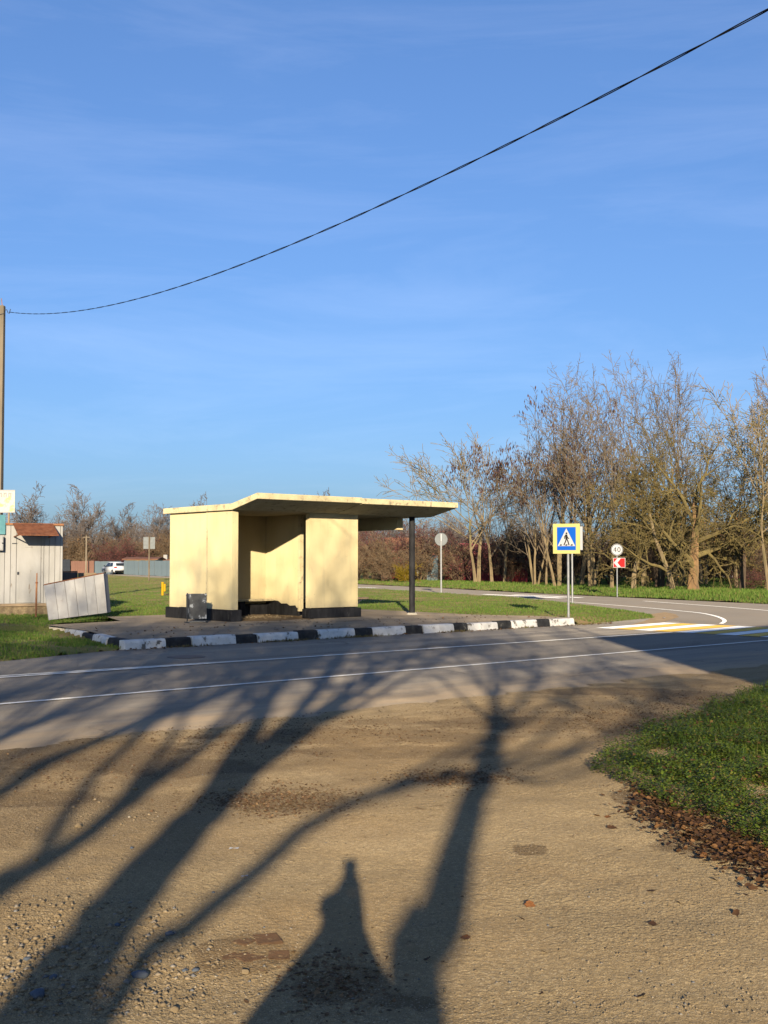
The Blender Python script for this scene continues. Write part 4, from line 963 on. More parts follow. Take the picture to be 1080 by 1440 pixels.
for (pr, px, Y, tp, H, rz, lab, cat, grp, sx) in [
    (wide, 672, 80, 588, 11.0, .4, 'pair of pale stems under a wide fan of bare twigs near the round sign', 'tree', None, 1.45),
    (podt[0], 692, 79, 612, 10.5, 1.1, 'single-stemmed pod-hung tree before the red roofed house', 'tree', None, 1.0), (podt[0], 709, 80, 622, 10.5, 3.7, LP, 'tree', GP, .9),
    (podt[1], 753, 70, 600, 10.5, 2.0, LP, 'tree', GP, 1.0), (podt2, 784, 67, 548, 10.6, .3, 'many-stemmed pod-hung tree rising behind the pedestrian crossing sign', 'tree', None, 1.0), (podt[0], 768, 70, 640, 10.5, 5.1, LP, 'tree', GP, .8),
    (podt2, 832, 65, 560, 10.6, 3.3, LP, 'tree', GP, .9), (ash[2], 836, 66, 500, 11.0, 4.4, LB, 'tree', GB, .95), (ash[1], 860, 62, 520, 10.8, 2.2, 'thin bare tree beside the post of the 40 sign', 'tree', None, .8),
    (ash[1], 905, 66, 488, 10.8, .6, LB, 'tree', GB, .9), (ash[0], 935, 68, 492, 11.0, 1.9, LB, 'tree', GB, .8),
    (ash[1], 1035, 66, 560, 10.8, 4.0, LB, 'tree', GB, .9), (wide, 1085, 56, 474, 11.0, 5.2, 'broad bare tree with arching pale branches above the brush heap', 'tree', None, 1.1), (ash[2], 990, 72, 555, 11.0, 2.9, LB, 'tree', GB, .9), (ash[0], 1135, 60, 480, 10.8, 2.5, LB, 'tree', GB, 1.1), (ash[2], 955, 70, 500, 10.8, 5.5, LB, 'tree', GB, 1.0), (ash[0], 812, 72, 520, 10.8, 5.5, LB, 'tree', GB, 1.0),
    (oliv[0], 891, 60, 640, 8.4, .4, LO, 'tree', GO, 1.05), (oliv[1], 931, 64, 585, 8.4, 1.4, LO, 'tree', GO, 1.0), (oliv[0], 946, 58.5, 610, 8.4, 2.7, 'olive lichen-covered tree beside the thick orange-barked trunk', 'tree', None, .95),
    (bigo, 975, 58, 565, 9.4, .2, 'thick orange-barked leaning tree with olive twigs at the road bend', 'tree', None, .95),
    (oliv[1], 1040, 60, 590, 8.4, 4.0, LO, 'tree', GO, 1.0), (oliv[0], 1078, 64, 570, 8.4, 5.0, LO, 'tree', GO, 1.0)]:
    plant(pr, px, Y, tp, H, rz, lab, cat, grp, .15, sx)
# shrubs and thicket in rows behind the trunks
rg = random.Random(77)
GS, GPU, GD = 'brown bare shrubs beyond the far road', 'purple-brown shrubs beyond the far road', 'dark thicket shrubs of the wood edge'
LS, LPU, LDK = 'brown bare twiggy shrub beyond the far road', 'purple-brown shrub with withered leaves beyond the far road', 'dark tangled thicket shrub at the wood edge behind the trunks'
for px in range(488, 660, 17):
    plant(rg.choice(shr_b), px + rg.uniform(-5, 5), rg.uniform(86, 93), rg.uniform(742, 770), 3.9, rg.random() * 6, LS, 'shrub', GS, .1, 1.25)
for px in range(480, 660, 26):
    plant(rg.choice(shr_p), px + rg.uniform(-6, 6), rg.uniform(98, 110), rg.uniform(725, 748), 3.9, rg.random() * 6, LPU, 'shrub', GPU, .1, 1.2)
for px in range(640, 780, 24):
    plant(rg.choice(shr_p + shr_b), px + rg.uniform(-6, 6), rg.uniform(84, 92), rg.uniform(735, 760), 3.9, rg.random() * 6, LPU if False else 'mixed brown and purple shrub behind the slender pod-hung trees', 'shrub', 'shrubs behind the pod-hung trees', .1, 1.2)
for px in range(720, 1130, 19):
    plant(rg.choice(shr_d), px + rg.uniform(-6, 6), rg.uniform(74, 84), rg.uniform(742, 776), 4.1, rg.random() * 6, LDK, 'shrub', GD, .15, 1.2)
for px in range(700, 1140, 27):
    plant(rg.choice(shr_d[:1] + shr_b), px + rg.uniform(-6, 6), rg.uniform(88, 100), rg.uniform(718, 752), 4.1, rg.random() * 6, 'tall brown thicket shrub deep in the wood', 'shrub', 'thicket shrubs deep in the wood', .15, 1.2)
for px, sc in ((572, 775), (588, 800)):
    plant(shr_y, px, 84, sc + 16, 1.75, rg.random() * 6, 'taller yellow-leaved shrub beyond the far road' if px < 580 else 'lower yellow-leaved shrub beside the shelter post', 'shrub', None, .1)
plant(shr_p[0], 1055, 63, 800, 3.9, 1.0, 'low reddish brush heap at the wood edge by the bend', 'shrub', None, .15, 2.6)
# far left
GF = 'tall bare trees beyond the far fence'
for px, Y, tp, rz in ((35, 185, 676, .3), (62, 190, 705, 2.0), (122, 180, 681, 1.0), (168, 195, 706, 4.0), (205, 188, 704, 5.0), (238, 190, 712, .7), (290, 200, 690, 2.4), (262, 205, 703, 1.5), (-6, 180, 690, 3.0), (92, 205, 712, 4.4)):
    plant(far_t[int(rz * 10) % 3], px, Y, tp, 12.6, rz, 'tall bare greyish tree beyond the far fence', 'tree', GF, 0, 1.05)
for px, Y, tp in ((440, 150, 690), (462, 150, 684), (410, 155, 696), (505, 160, 706), (545, 165, 712), (600, 160, 716), (640, 150, 712), (735, 140, 735)):
    plant(far_t[px % 3], px, Y, tp, 12.6, px * .1, 'bare tree showing above the shelter roof and shrubs in the distance', 'tree', 'distant bare trees behind the shelter', 0)
for px in range(92, 262, 15):
    plant(rg.choice(shr_b), px + rg.uniform(-4, 4), rg.uniform(176, 186), rg.uniform(736, 762), 3.9, rg.random() * 6, 'tangled brown shrub behind the far fence', 'shrub', 'shrubs behind the far fence', 0, 1.15)
for px, Y, tp in ((165, 171, 752), (185, 172, 750), (150, 173, 757)):
    plant(shr_p[1], px, Y, tp, 3.9, px, 'dark purple shrub right behind the fence near the white car', 'shrub', 'purple shrubs by the white car', 0, 1.2)
# the far wood as one mass
def far_wood():
    rg = random.Random(9); items = []; V = []; Fs = []; b = 0
    pieces = []
    for i in range(4):
        it = []; grow(random.Random(200 + i), Vector((0, 0, 0)), Vector((0, 0, 1)), 6.5, .16, 0, it, dict(CFG_FAR, levels=2, nch=[12, 10], rmin=.05, start=[.1, .1, .1])); 
        vv = []; ff = []; bb = 0
        for pts, rads, l in it:
            v, f = tube_geo(pts, rads, 3); vv.append(np.array(v)); ff.append(np.array(f) + bb); bb += len(v)
        pieces.append((np.concatenate(vv), np.concatenate(ff)))
    for i in range(520):
        px = rg.uniform(-140, 1220); Y = rg.uniform(205, 300); s = rg.uniform(.55, .92); p = at(px, 800, Y)
        v, f = rg.choice(pieces); a = rg.random() * 6.28; c, q = math.cos(a), math.sin(a)
        v2 = (v * s) @ np.array([[c, q, 0], [-q, c, 0], [0, 0, 1]]) + np.array([p.x, Y, 0]); V.append(v2); Fs.append(f + b); b += len(v2)
    o = link('far_wood', npmesh('far_wood', np.concatenate(V), np.concatenate(Fs)), M['twig_far']); o['kind'] = 'stuff'; tag(o, 'grey-brown mass of bare woodland along the horizon', 'wood')
far_wood()

# ------------------------------------------------------------------ trees behind the camera whose shadows cross the yard and road
kk = 1 / math.tan(SUN_EL) * math.cos(SUN_AZ); tz = math.tan(SUN_AZ)
def from_shadow(px, py, y0):
    g = gp(px, py); dy = g.y - y0; return Vector((g.x - tz * dy, y0, dy / kk))
def shade_tree(label, stems, y0, seed, H, cfgx=None, extra=None):
    rg = random.Random(seed); root = empty('roadside_tree'); tag(root, label, 'tree', None)
    cfg = dict(CFG_ASH, **(cfgx or {})); base = None; out = []
    for si, (pts, r0, r1) in enumerate(stems):
        P = [from_shadow(x, y, y0) for x, y in pts]
        if base is None:
            base = Vector((P[0].x - (P[1].x - P[0].x) * .6, y0, 0)); P = [base] + P
        elif si > 0 and P[0].z < 3: P = [base + Vector((.1 * si, 0, .2))] + P
        P = smooth_line(P, 4); n = len(P); rads = [r0 + (r1 - r0) * i / (n - 1) for i in range(n)]
        for i in range(1, n): P[i] = P[i] + Vector((rg.gauss(0, .012), rg.gauss(0, .03), 0))
        link('trunk' if si == 0 else 'limb', tubes_mesh('trunk', [(P, rads, 0)], (12,)), M['bark_grey'], root)
        top = P[-1]; d = (P[-1] - P[-3]).normalized()
        for j in range(extra or 4):
            i = n - 1 if j < 2 else rg.randrange(int(n * .55), n)
            dd = (d + Vector((rg.gauss(0, .40), rg.gauss(0, .35), .35))).normalized()
            grow(rg, P[i], dd, max(1.5, (H - P[i].z) * rg.uniform(.45, .7)), rads[i] * rg.uniform(.55, .8), 1, out, cfg)
    link('crown', tubes_mesh('crown', out, (9, 6, 5, 3, 3)), M['bark_grey'], root)
    return root
c1 = dict(levels=4, nch=[7, 7, 6, 5], rmin=.007, ang=[(25, 50), (25, 55), (28, 60), (30, 65)])
shade_tree('thick bare tree whose shadow crosses the gravel beside the photographer', [([(50, 1440), (145, 1310), (253, 1180), (330, 1100), (400, 1035)], .20, .13), ([(150, 1440), (270, 1305), (400, 1190), (470, 1142), (570, 1106), (690, 1085)], .058, .042), ([(253, 1180), (310, 1090), (350, 1030), (385, 975)], .075, .05), ([(330, 1100), (420, 1035), (520, 987)], .05, .03), ([(280, 1150), (380, 1070), (450, 1020), (500, 960)], .065, .045)], -6.0, 5, 12.5, c1, 5)
shade_tree('leaning bare tree right behind the photographer', [([(590, 1440), (618, 1300), (640, 1190), (664, 1120), (690, 1075), (692, 1020), (694, 985)], .125, .055), ([(690, 1085), (720, 1095), (765, 1102)], .03, .02), ([(692, 1035), (715, 1005), (735, 985)], .05, .04)], -5.0, 6, 10.5, c1, 3)
shade_tree('thin bare tree beside the thick one', [([(-60, 1300), (0, 1258), (122, 1178), (210, 1110), (280, 1058)], .085, .06), ([(122, 1178), (190, 1110), (235, 1050), (262, 1000)], .055, .04), ([(60, 1218), (110, 1130), (160, 1070), (215, 1010)], .055, .04)], -7.5, 7, 12, c1, 5)
shade_tree('tall bare tree left of the yard', [([(-420, 1300), (-250, 1180), (-80, 1080), (0, 1040)], .11, .085)], -8.0, 8, 12.5, c1, 6)
shade_tree('slim bare tree at the left end of the row', [([(-640, 1240), (-380, 1120), (-180, 1040), (-60, 1000)], .09, .07)], -8.5, 9, 12.5, c1, 6)

shade_tree('unseen broad bare tree added behind the left row to shade the road', [([(-160, 1240), (-20, 1130), (120, 1050), (230, 1005)], .10, .08)], -11.0, 12, 14.5, c1, 7)  # unseen tree added for more crown shade over the road

added_shade_row = [make_tree('roadside_tree', 131 + i, 16, .16, dict(CFG_ASH, nch=[7, 8, 6, 5], start=[.82, .2, .15, .12], len=[(.5, .7), (.45, .7), (.4, .62), (.38, .66)], ang=[(25, 58), (25, 50), (26, 56), (30, 62)], rmin=.009), M['bark_grey'], M['bark_grey']) for i in range(2)]  # unseen trees added for blurred road shade, crowns kept high off the foreground
for i, (x, y, h) in enumerate(((-9.5, -16.5, 14.5), (-6.6, -17.5, 15.5), (-3.8, -16, 14.5), (-1.5, -18, 15.5), (-12.5, -17, 15.5))):
    put(added_shade_row[i % 2], x, y, 0, i * 1.3, h / TOP[added_shade_row[i % 2].name], 'unseen tall bare tree added behind the yard to shade the road', 'tree', 'unseen bare trees added to shade the road')

# ------------------------------------------------------------------ house behind the camera whose shadow lies over the crossing
hc = Vector((5.40, -2.2, 0)); hh = empty('two_storey_house', hc, TH); tag(hh, 'two storey plastered house beside the yard with an aerial at its corner', 'house')
mb = MB(); mb.box(0, 16, -9, 0, -.2, 6.9); mb.build('wall', M['plaster_cream'], hh)
mb = MB(); mb.prism([(-9.4, 6.82), (-9.4, 7.0), (-4.5, 8.2), (-.0, 7.0), (-.0, 6.9), (-4.5, 8.0)], 'x', -.02, 16.3); mb.build('roof', M['roof_brown'], hh)
mb = MB(); mb.tube([(.1, -.25, 6.9), (.1, -.25, 8.25)], [.05, .04], 8); mb.build('aerial', M['galv'], hh)
for x in (1.5, 4.5, 7.5, 10.5, 13.5):
    for z in (1.0, 4.2):
        mb = MB(); mb.box(x, x + 1.3, -.03, .03, z, z + 1.4); wn = mb.build('window', M['glass_dark'], hh)
        mb = MB()
        for bb in ((x - .08, x, -.02, .05, z - .08, z + 1.48), (x + 1.3, x + 1.38, -.02, .05, z - .08, z + 1.48), (x, x + 1.3, -.02, .05, z + 1.4, z + 1.48), (x, x + 1.3, -.02, .05, z - .08, z)): mb.box(*bb)
        mb.build('frame', M['sign_white'], wn)

# ------------------------------------------------------------------ the photographer and the phone
def person():
    r = empty('person', (-.04, -.40, 0)); tag(r, 'person in a dark jacket holding a phone up with both hands', 'person')
    V = []; E_ = []; Rd = []
    def vtx(p, rad, prev=None):
        V.append(p); Rd.append(rad)
        if prev is not None: E_.append((prev, len(V) - 1))
        return len(V) - 1
    pel = vtx((0, 0, .86), (.17, .13)); ab = vtx((0, 0, 1.02), (.16, .12), pel); chs = vtx((0, .01, 1.12), (.17, .12), ab); nk0 = vtx((0, .01, 1.21), (.10, .09), chs)
    nk = vtx((0, .02, 1.30), (.062, .062), nk0); hd = vtx((0, .035, 1.41), (.092, .10), nk); hd2 = vtx((0, .03, 1.50), (.088, .10), hd); vtx((0, .02, 1.57), (.055, .07), hd2)
    for s in (-1, 1):
        h1 = vtx((s * .10, 0, .80), (.105, .115), pel); kn = vtx((s * .11, .02, .45), (.07, .075), h1); an = vtx((s * .12, -.01, .09), (.045, .05), kn); vtx((s * .13, .15, .04), (.045, .03), an)
        sh_ = vtx((s * .17, .0, 1.17), (.07, .075), nk0); el = vtx(((-.31, .10, 1.08) if s < 0 else (.20, .14, 1.08)), (.075, .075), sh_); wr = vtx((s * .05 + .01, .32, 1.34), (.06, .06), el)
        pm_ = vtx((s * .040 + .03, .355, 1.44), (.042, .024), wr)
        for q in range(4):
            f1 = vtx((s * .046 + .04, .372 + .003 * q, 1.475 + .024 * q), (.0095, .0095), pm_); vtx((s * .012 + .04, .37, 1.485 + .024 * q), (.008, .008), f1)
        th = vtx((s * .05 + .04, .342, 1.50), (.011, .011), pm_); vtx((s * .025 + .04, .348, 1.55), (.009, .009), th)
    me = bpy.data.meshes.new('body'); me.from_pydata(V, E_, []); o = link('body', me, M['jacket'], r)
    md = o.modifiers.new('skin', 'SKIN'); sv = me.skin_vertices[0].data
    for i, q in enumerate(Rd): sv[i].radius = q
    sv[0].use_root = True; md.use_smooth_shade = True
    o.modifiers.new('sub', 'SUBSURF').levels = 2; o.modifiers['sub'].render_levels = 2
    hm = stone_mesh('hair', 2, .092, .11, .10); link('hair', hm, M['hair'], r, (0, .02, 1.51))
    fm = stone_mesh('face', 5, .075, .05, .095); link('face', fm, M['skin'], r, (0, .095, 1.42))
    ph = empty('phone', (.0, -.018, 1.58)); tag(ph, 'dark smartphone held upright in both hands', 'phone')
    mb = MB(); mb.box(-.036, .036, -.0045, .0045, -.085, .075); mb.build('case', M['rubber'], ph, .003)
    mb = MB(); mb.box(-.033, .033, -.0062, -.0048, -.075, .073); mb.build('screen', M['glass_dark'], ph)
person()

# ------------------------------------------------------------------ grass, weeds, leaves, stones
def blades(name, P, hgt, wid, m, seed, label, bend=.5, parent=None):
    r = np.random.default_rng(seed); n = len(P); P = np.asarray(P, float)
    h = hgt * r.uniform(.45, 1.35, n)[:, None]; a = r.uniform(0, 2 * math.pi, n); b = r.uniform(0, 2 * math.pi, n)
    w = np.stack([np.cos(a), np.sin(a), np.zeros(n)], 1) * wid * r.uniform(.6, 1.3, n)[:, None] / 2
    l = np.stack([np.cos(b), np.sin(b), np.zeros(n)], 1) * h * bend * r.uniform(.1, 1.0, n)[:, None]
    up = np.array([0, 0, 1.0])
    v0, v1 = P - w, P + w; m0, m1 = P + l * .35 + up * h * .6 - w * .7, P + l * .35 + up * h * .6 + w * .7; t = P + l + up * h * .95
    v = np.stack([v0, v1, m1, m0, t], 1).reshape(-1, 3); i = np.arange(n)[:, None] * 5
    f = np.concatenate([i + np.array([[0, 1, 2]]), i + np.array([[0, 2, 3]]), i + np.array([[3, 2, 4]])])
    o = link(name, npmesh(name, v, f), m, parent); o['kind'] = 'stuff'; tag(o, label, 'grass'); return o
r = np.random.default_rng(3)
# island grass: sampled denser where it is nearer
pts = []
while len(pts) < 90000:
    px, py = r.uniform(-30, 960), r.uniform(812, 932)
    p = gp(px, py, .12)
    if not (14 < p.y < 110) or p.x > 8.6: continue
    x, y = p.x + r.normal() * .15, p.y + r.normal() * .3
    if not inside(island_poly, x, y): continue
    a, b = to_rf((x, y))
    if inside(plat, a, b) or (A0 - .1 < a < A1 and FB < b < BB + .1): continue
    dens = mnoise.noise(Vector((x * .35, y * .35, 2))) + .5 * mnoise.noise(Vector((x * 1.3, y * 1.3, 5)))
    if edge_dist(plat, a, b) < .25 and r.random() < .6: continue
    if dens < -.22 and r.random() < .85: continue
    if a < 0 and b < .8 and r.random() < .55: continue
    pts.append((x, y, island_z(x, y) - .01))
blades('island_grass', pts, .060, .018, M['blade_far'], 1, 'short green grass covering the island behind the kerb')
pts = []
while len(pts) < 45000:
    px, py = r.uniform(470, 1100), r.uniform(816, 856); p = gp(px, py, .12)
    if p.y > 100: continue
    x, y = p.x, p.y + r.normal() * .5
    if not inside(vg_poly, x, y): continue
    pts.append((x, y, verge_z(x, y) - .01))
blades('verge_grass', pts, .13, .035, M['blade_far'], 2, 'green grass strip along the far road before the trees')
kt = []
for ac, n_, sp_ in ((3.6, 260, .35), (5.5, 320, .4), (8.6, 120, .3), (1.2, 120, .3), (13.5, 160, .4), (11.0, 60, .2)):
    for _ in range(n_):
        q_ = rf(ac + r.normal() * sp_, -.07 - abs(r.normal()) * .06); kt.append((q_.x, q_.y, .0))
blades('kerb_tufts', kt, .05, .014, islandmat('dry_tuft', [(0, (.10, .07, .03)), (.7, (.16, .12, .05)), (1, (.09, .11, .02))], .8), 12, 'dry brown tufts growing along the foot of the kerb')
# weed patch at the right
patch_px = [(822, 1082), (880, 1052), (905, 1030), (960, 1018), (1010, 995), (1050, 980), (1100, 965), (1180, 960), (1200, 1300), (1100, 1215), (1040, 1188), (985, 1165), (930, 1140), (885, 1115)]
patch = [tuple(gp(*q)[:2]) for q in patch_px]
hole = [tuple(gp(*q)[:2]) for q in ((895, 1068), (930, 1060), (965, 1066), (955, 1080), (915, 1082))]
def dz(x, y): a, b = to_rf((x, y)); return dirt_local(a, b)
bb = [min(p[0] for p in patch), max(p[0] for p in patch), min(p[1] for p in patch), max(p[1] for p in patch)]
gpts = []; wpts = []
while len(gpts) < 26000:
    x, y = r.uniform(bb[0], bb[1]), r.uniform(bb[2], bb[3])
    if not inside(patch, x, y) or inside(hole, x, y): continue
    d = edge_dist(patch, x, y)
    if r.random() > min(1, .15 + d * .9): continue
    if mnoise.noise(Vector((x * 2.1, y * 2.1, 8))) + .5 * mnoise.noise(Vector((x * 6, y * 6, 8))) < -.08 + r.normal() * .12 - .2 * min(1, d * .5): continue
    gpts.append((x, y, dz(x, y)))
tall = [tuple(gp(*q)[:2]) for q in ((925, 1062), (1000, 1005), (1060, 975), (1200, 955), (1230, 1130), (1080, 1085), (1010, 1085))]
G1 = []
while len(G1) < 10000:
    x, y = r.uniform(bb[0], bb[1]), r.uniform(bb[2], bb[3])
    if inside(tall, x, y) and r.random() < .1 + edge_dist(tall, x, y) * 1.5: G1.append((x, y, dz(x, y)))
blades('tall_grass', G1, .13, .007, M['blade'], 5, 'tall green grass at the right edge of the yard', .8)
def weeds(name, P, m, seed, label, size=.022, nl=13):
    rr = np.random.default_rng(seed); P = np.asarray(P); n = len(P)
    base = np.repeat(P, nl, 0); N = len(base); hh_ = rr.uniform(.01, .13, N) * np.repeat(rr.uniform(.5, 1.25, n), nl)
    a = rr.uniform(0, 6.283, N); rad = rr.uniform(.004, .045, N)
    c = base + np.stack([np.cos(a) * rad, np.sin(a) * rad, hh_], 1); s = size * rr.uniform(.5, 1.3, N)[:, None]
    u = np.stack([np.cos(a), np.sin(a), rr.uniform(-.2, .7, N)], 1); u /= np.linalg.norm(u, axis=1, keepdims=True)
    w = np.stack([-np.sin(a), np.cos(a), rr.normal(0, .3, N)], 1)
    v = np.stack([c, c + u * s * .55 + w * s * .42, c + u * s * 1.25, c + u * s * .55 - w * s * .42], 1).reshape(-1, 3)
    o = link(name, npmesh(name, v, np.arange(4 * N).reshape(-1, 4)), m); o['kind'] = 'stuff'; tag(o, label, 'weeds'); return o
weeds('low_weeds', gpts[:6500], M['weed'], 6, 'low leafy green weeds spreading over the yard edge', .017, 22)
# fallen leaves
def leaf_mesh(seed, s=1.0):
    rr = random.Random(seed); n = 8; v = [(0, 0, 0.0)]; curl = rr.uniform(.1, .45)
    for i in range(n):
        t = i / (n - 1); w = (.30 * math.sin(math.pi * t ** .75) + .012) * (1 + .30 * (i % 2)) * rr.uniform(.85, 1.15); x = t - .5
        z = curl * (x * x) + .02; v += [(x, w, z + curl * w * .7 * rr.uniform(.4, 1.3)), (x, 0, z * .7), (x, -w, z + curl * w * .7 * rr.uniform(.4, 1.3))]
    v = v[1:]; f = []
    for i in range(n - 1): f += [(3 * i, 3 * i + 1, 3 * i + 4, 3 * i + 3), (3 * i + 1, 3 * i + 2, 3 * i + 5, 3 * i + 4)]
    return [Vector(p) * s for p in v], f
def litter(name, P, size, m, seed, label, wild=.5):
    rr = random.Random(seed); shapes = [leaf_mesh(i) for i in range(6)]; sv = [np.array([tuple(p) for p in s[0]]) for s in shapes]; f = np.array(shapes[0][1])
    V = []; Fs = []; b = 0
    for p in P:
        v = sv[rr.randrange(6)] * size * rr.uniform(.5, 1.3)
        E_ = np.array(Matrix.Rotation(rr.gauss(0, wild), 3, 'X') @ Matrix.Rotation(rr.gauss(0, wild), 3, 'Y') @ Matrix.Rotation(rr.random() * 6.28, 3, 'Z'))
        v2 = v @ E_.T; v2[:, 2] -= v2[:, 2].min(); V.append(v2 + np.array(p)); Fs.append(f + b); b += len(v)
    o = link(name, npmesh(name, np.concatenate(V), np.concatenate(Fs)), m); o['kind'] = 'stuff'; tag(o, label, 'leaves'); return o
LPp = []
edge_px = [(905, 1125), (930, 1150), (975, 1172), (1020, 1195), (1060, 1215), (1110, 1240)]
for i in range(2600):
    j = r.integers(0, len(edge_px) - 1); t = r.random(); e = [edge_px[j][q] + (edge_px[j + 1][q] - edge_px[j][q]) * t for q in (0, 1)]
    g = gp(e[0] + r.normal() * 20, e[1] + r.normal() * 15); LPp.append((g.x, g.y, dz(g.x, g.y) + r.random() * .03))
for i in range(1900):
    p = gpts[r.integers(0, len(gpts))]
    if edge_dist(patch, p[0], p[1]) < 1.9: LPp.append((p[0], p[1], p[2] + r.uniform(.02, .12)))
litter('leaf_litter', LPp, .034, M['dry_leaf'], 8, 'heap of brown fallen leaves along the weed edge', .3)
# chopped brown plant rests on the yard
CH_ = []
for (cx, cy, sx, sy, n) in ((390, 1132, 55, 10, 650), (640, 1098, 45, 8, 420), (470, 1030, 120, 14, 500), (900, 1020, 60, 14, 700), (960, 990, 60, 10, 350), (300, 1050, 110, 14, 450), (100, 1090, 90, 18, 300), (470, 1390, 40, 22, 160), (720, 1010, 90, 12, 250)):
    for i in range(n):
        g = gp(cx + r.normal() * sx, cy + r.normal() * sy); CH_.append((g.x, g.y, dz(g.x, g.y)))
        for _ in range(2):
            h_ = (g.x + r.normal() * .06, g.y + r.normal() * .09); CH_.append((*h_, dz(*h_)))
litter('plant_rests', CH_, .020, islandmat('plant_rest', [(0, (.07, .04, .02)), (.6, (.13, .075, .04)), (1, (.22, .14, .07))], .9), 9, 'dark brown crumbled plant rests strewn on the dirt', .25)
gut = []
for _ in range(420):
    a_ = r.uniform(-.5, 14.5); q_ = rf(a_, -.06 - abs(r.normal()) * .12); gut.append((q_.x, q_.y, .004))
for _ in range(260):
    a_, b_ = r.uniform(.8, 13), r.uniform(.3, 4.2); q_ = rf(a_, b_); gut.append((q_.x, q_.y, PZ + .004))
litter('gutter_leaves', gut, .05, M['dry_leaf'], 15, 'dry leaf bits caught along the kerb and on the platform', .3)
# single fallen leaves on the open dirt
lf_px = [(840, 1154, 1.3), (855, 1156, 1.0), (861, 1172, 1.4), (870, 1147, .9), (880, 1148, .8), (655, 1330, 1.3), (745, 1283, 1.3), (735, 1302, .8), (917, 1262, 1.0), (918, 1310, 1.1), (955, 1278, .8), (900, 1413, 1.2), (1035, 1296, 1.1), (1005, 1245, 1.1), (1008, 1237, 1.0), (872, 1203, .8), (765, 1350, .7), (600, 1358, .8), (990, 1210, 1.2), (1060, 1256, 1.3), (1070, 1250, 1.0), (625, 1362, .7), (650, 1270, .5), (760, 1408, .7)]
lms = []
for i in range(5):
    v, f = leaf_mesh(40 + i); lms.append(pymesh('fallen_leaf', v, f, True))
leafm = [pmat('leaf_brown', (.20, .085, .03), (.12, .05, .02), 8, .8), pmat('leaf_dark', (.085, .045, .022), (.06, .03, .016), 8, .8)]
for i, (px, py, s) in enumerate(lf_px):
    g = gp(px, py); me = lms[i % 5].copy(); o = link('fallen_leaf', me, leafm[0 if i in (0, 1, 5, 6, 11, 18, 3) else 1], None, (g.x, g.y, dz(g.x, g.y) + .002)); o.scale = [.05 * s] * 3; o.rotation_euler = (rng.gauss(0, .25), rng.gauss(0, .25), rng.random() * 6)
    if i in (0, 1, 5, 6, 11, 18, 3): tag(o, 'single curled orange-brown leaf lying on the open dirt', 'leaf', 'single orange-brown leaves on the dirt')
    else: tag(o, 'single dark brown leaf lying on the open dirt', 'leaf', 'single dark leaves on the dirt')
# stones
st_px = [(190, 1116, .05, 0), (110, 1171, .045, 0), (50, 1217, .04, 0), (165, 1313, .03, 1), (197, 1383, .060, 1), (52, 1412, .06, 1), (38, 1360, .028, 1), (75, 1386, .035, 1), (92, 1338, .028, 0), (198, 1362, .045, 0), (238, 1326, .035, 1), (80, 1300, .03, 0), (55, 1312, .028, 0), (300, 1262, .02, 1), (275, 1375, .028, 1), (345, 1377, .035, 0), (143, 1410, .03, 0), (37, 1335, .025, 0), (326, 1116, .05, 0), (185, 1200, .025, 1), (245, 1432, .035, 0), (410, 1365, .03, 0), (260, 1375, .022, 1), (15, 1400, .03, 0)]
sms = [stone_mesh('stone', i + 3, 1, .75, .5) for i in range(6)]
for i, (px, py, s, kind) in enumerate(st_px):
    g = gp(px, py); me = sms[i % 6].copy(); o = link('stone', me, M['stone_blue' if kind else 'stone_tan'], None, (g.x, g.y, dz(g.x, g.y) + s * .12)); o.scale = [s * .58] * 3; o.rotation_euler = (0, 0, rng.random() * 6)
    tag(o, 'smooth blue-grey stone half sunk in the gravel' if kind else 'tan stone lying in the gravel', 'stone', 'blue-grey stones in the gravel' if kind else 'tan stones in the gravel')
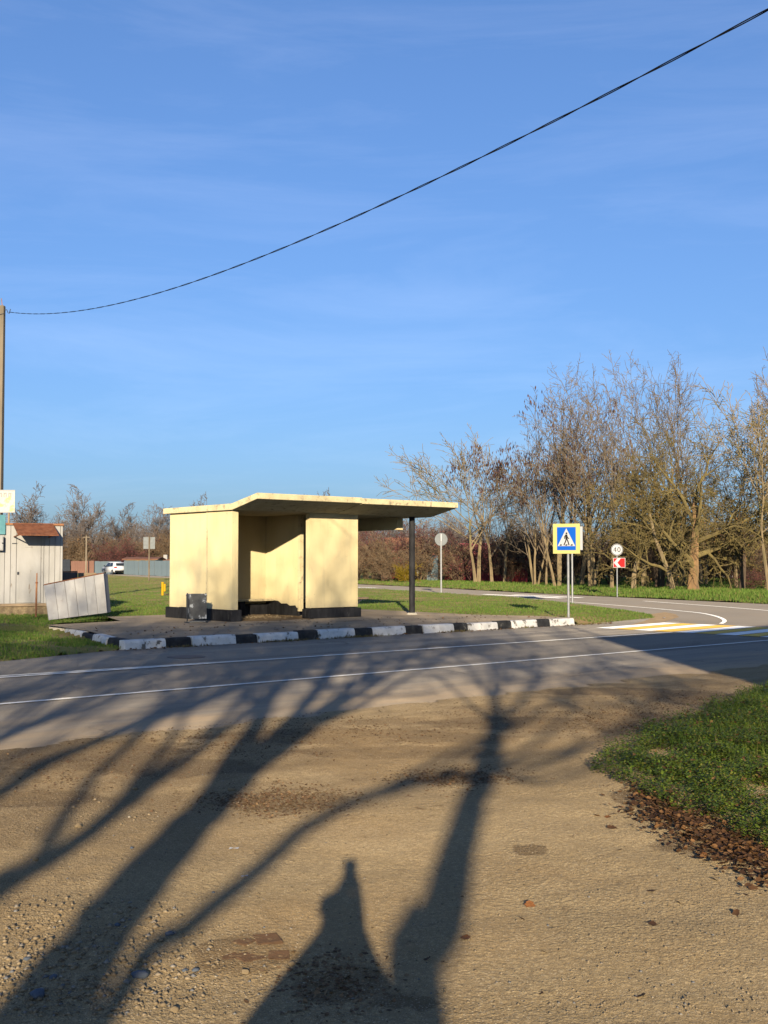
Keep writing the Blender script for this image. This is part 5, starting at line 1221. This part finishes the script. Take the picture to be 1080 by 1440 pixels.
def gravel():
    base = np.array([(1, 0, 0), (-1, 0, 0), (0, 1, 0), (0, -1, 0), (0, 0, 1), (0, 0, -1)], float); tri = np.array([(0, 2, 4), (2, 1, 4), (1, 3, 4), (3, 0, 4), (2, 0, 5), (1, 2, 5), (3, 1, 5), (0, 3, 5)])
    n = 0; V = []; Fs = []
    while n < 8000:
        px = r.uniform(-20, 1100); py = 1440 - 400 * r.random() ** 1.3
        dens = .18 + .95 * max(0, 1 - math.hypot((px - 130) / 260, (py - 1360) / 130)) + .35 * max(0, 1 - math.hypot((px - 150) / 330, (py - 1150) / 110))
        if r.random() > dens: continue
        g = gp(px, py); s = .0025 + .011 * r.random() ** 4 * (1.3 if dens > .45 else .6)
        p = base * s * r.uniform(.65, 1.25, (6, 3)) * np.array([1, 1, .65]); a = r.random() * 6.28; c, q = math.cos(a), math.sin(a)
        V.append(p @ np.array([[c, q, 0], [-q, c, 0], [0, 0, 1]]) + np.array([g.x, g.y, dz(g.x, g.y) + s * .25])); Fs.append(tri + 6 * n); n += 1
    o = link('gravel', npmesh('gravel', np.concatenate(V), np.concatenate(Fs), True), M['pebble']); o['kind'] = 'stuff'; tag(o, 'small tan gravel scattered over the dirt yard', 'gravel')
gravel()
# broken bricks sunk in the dirt
for i, (px, py, w, d, a) in enumerate(((376, 1331, .055, .07, .3), (352, 1354, .058, .055, .6), (392, 1352, .045, .05, .1), (343, 1335, .04, .04, 1.0), (322, 1352, .035, .05, .25))):
    g = gp(px, py); mb = MB(); mb.box(-w, w, -d, d, -.05, .001); o = mb.build('broken_brick', M['brick_red'], None, .004, (g.x, g.y, dz(g.x, g.y) + .001)); o.rotation_euler = (.03 * (i % 3 - 1), .03 * (i % 2), a)
    tag(o, 'dark red broken brick sunk in the dirt of the yard', 'brick', 'broken bricks sunk in the dirt')
# scraps of paper
for i, (px, py, s, lab) in enumerate(((329, 1200, .045, 'crumpled white paper scrap lit beside a long shadow'), (344, 1239, .03, 'thin white paper strip inside a long shadow'), (703, 860, .14, 'white paper scrap on the grass edge of the platform'), (934, 870, .11, 'white scrap on the bare soil at the island tip'))):
    g = gp(px, py, .16 if i == 2 else (.0)); z_ = dz(g.x, g.y) if i < 2 else (island_z(g.x, g.y) + .03 if i == 2 else .02)
    mb = MB(); mb.add([(-1, -.5, 0), (-.2, -.55, .25), (.9, -.4, .05), (1, .5, .2), (.1, .5, .0), (-.9, .45, .22)], [(0, 1, 4, 5), (1, 2, 3, 4)])
    o = mb.build('paper_scrap', M['paper'], None, 0, (g.x, g.y, z_ + .004)); o.scale = [s * .6] * 3; o.rotation_euler = (0, 0, .4 * i); tag(o, lab, 'paper')
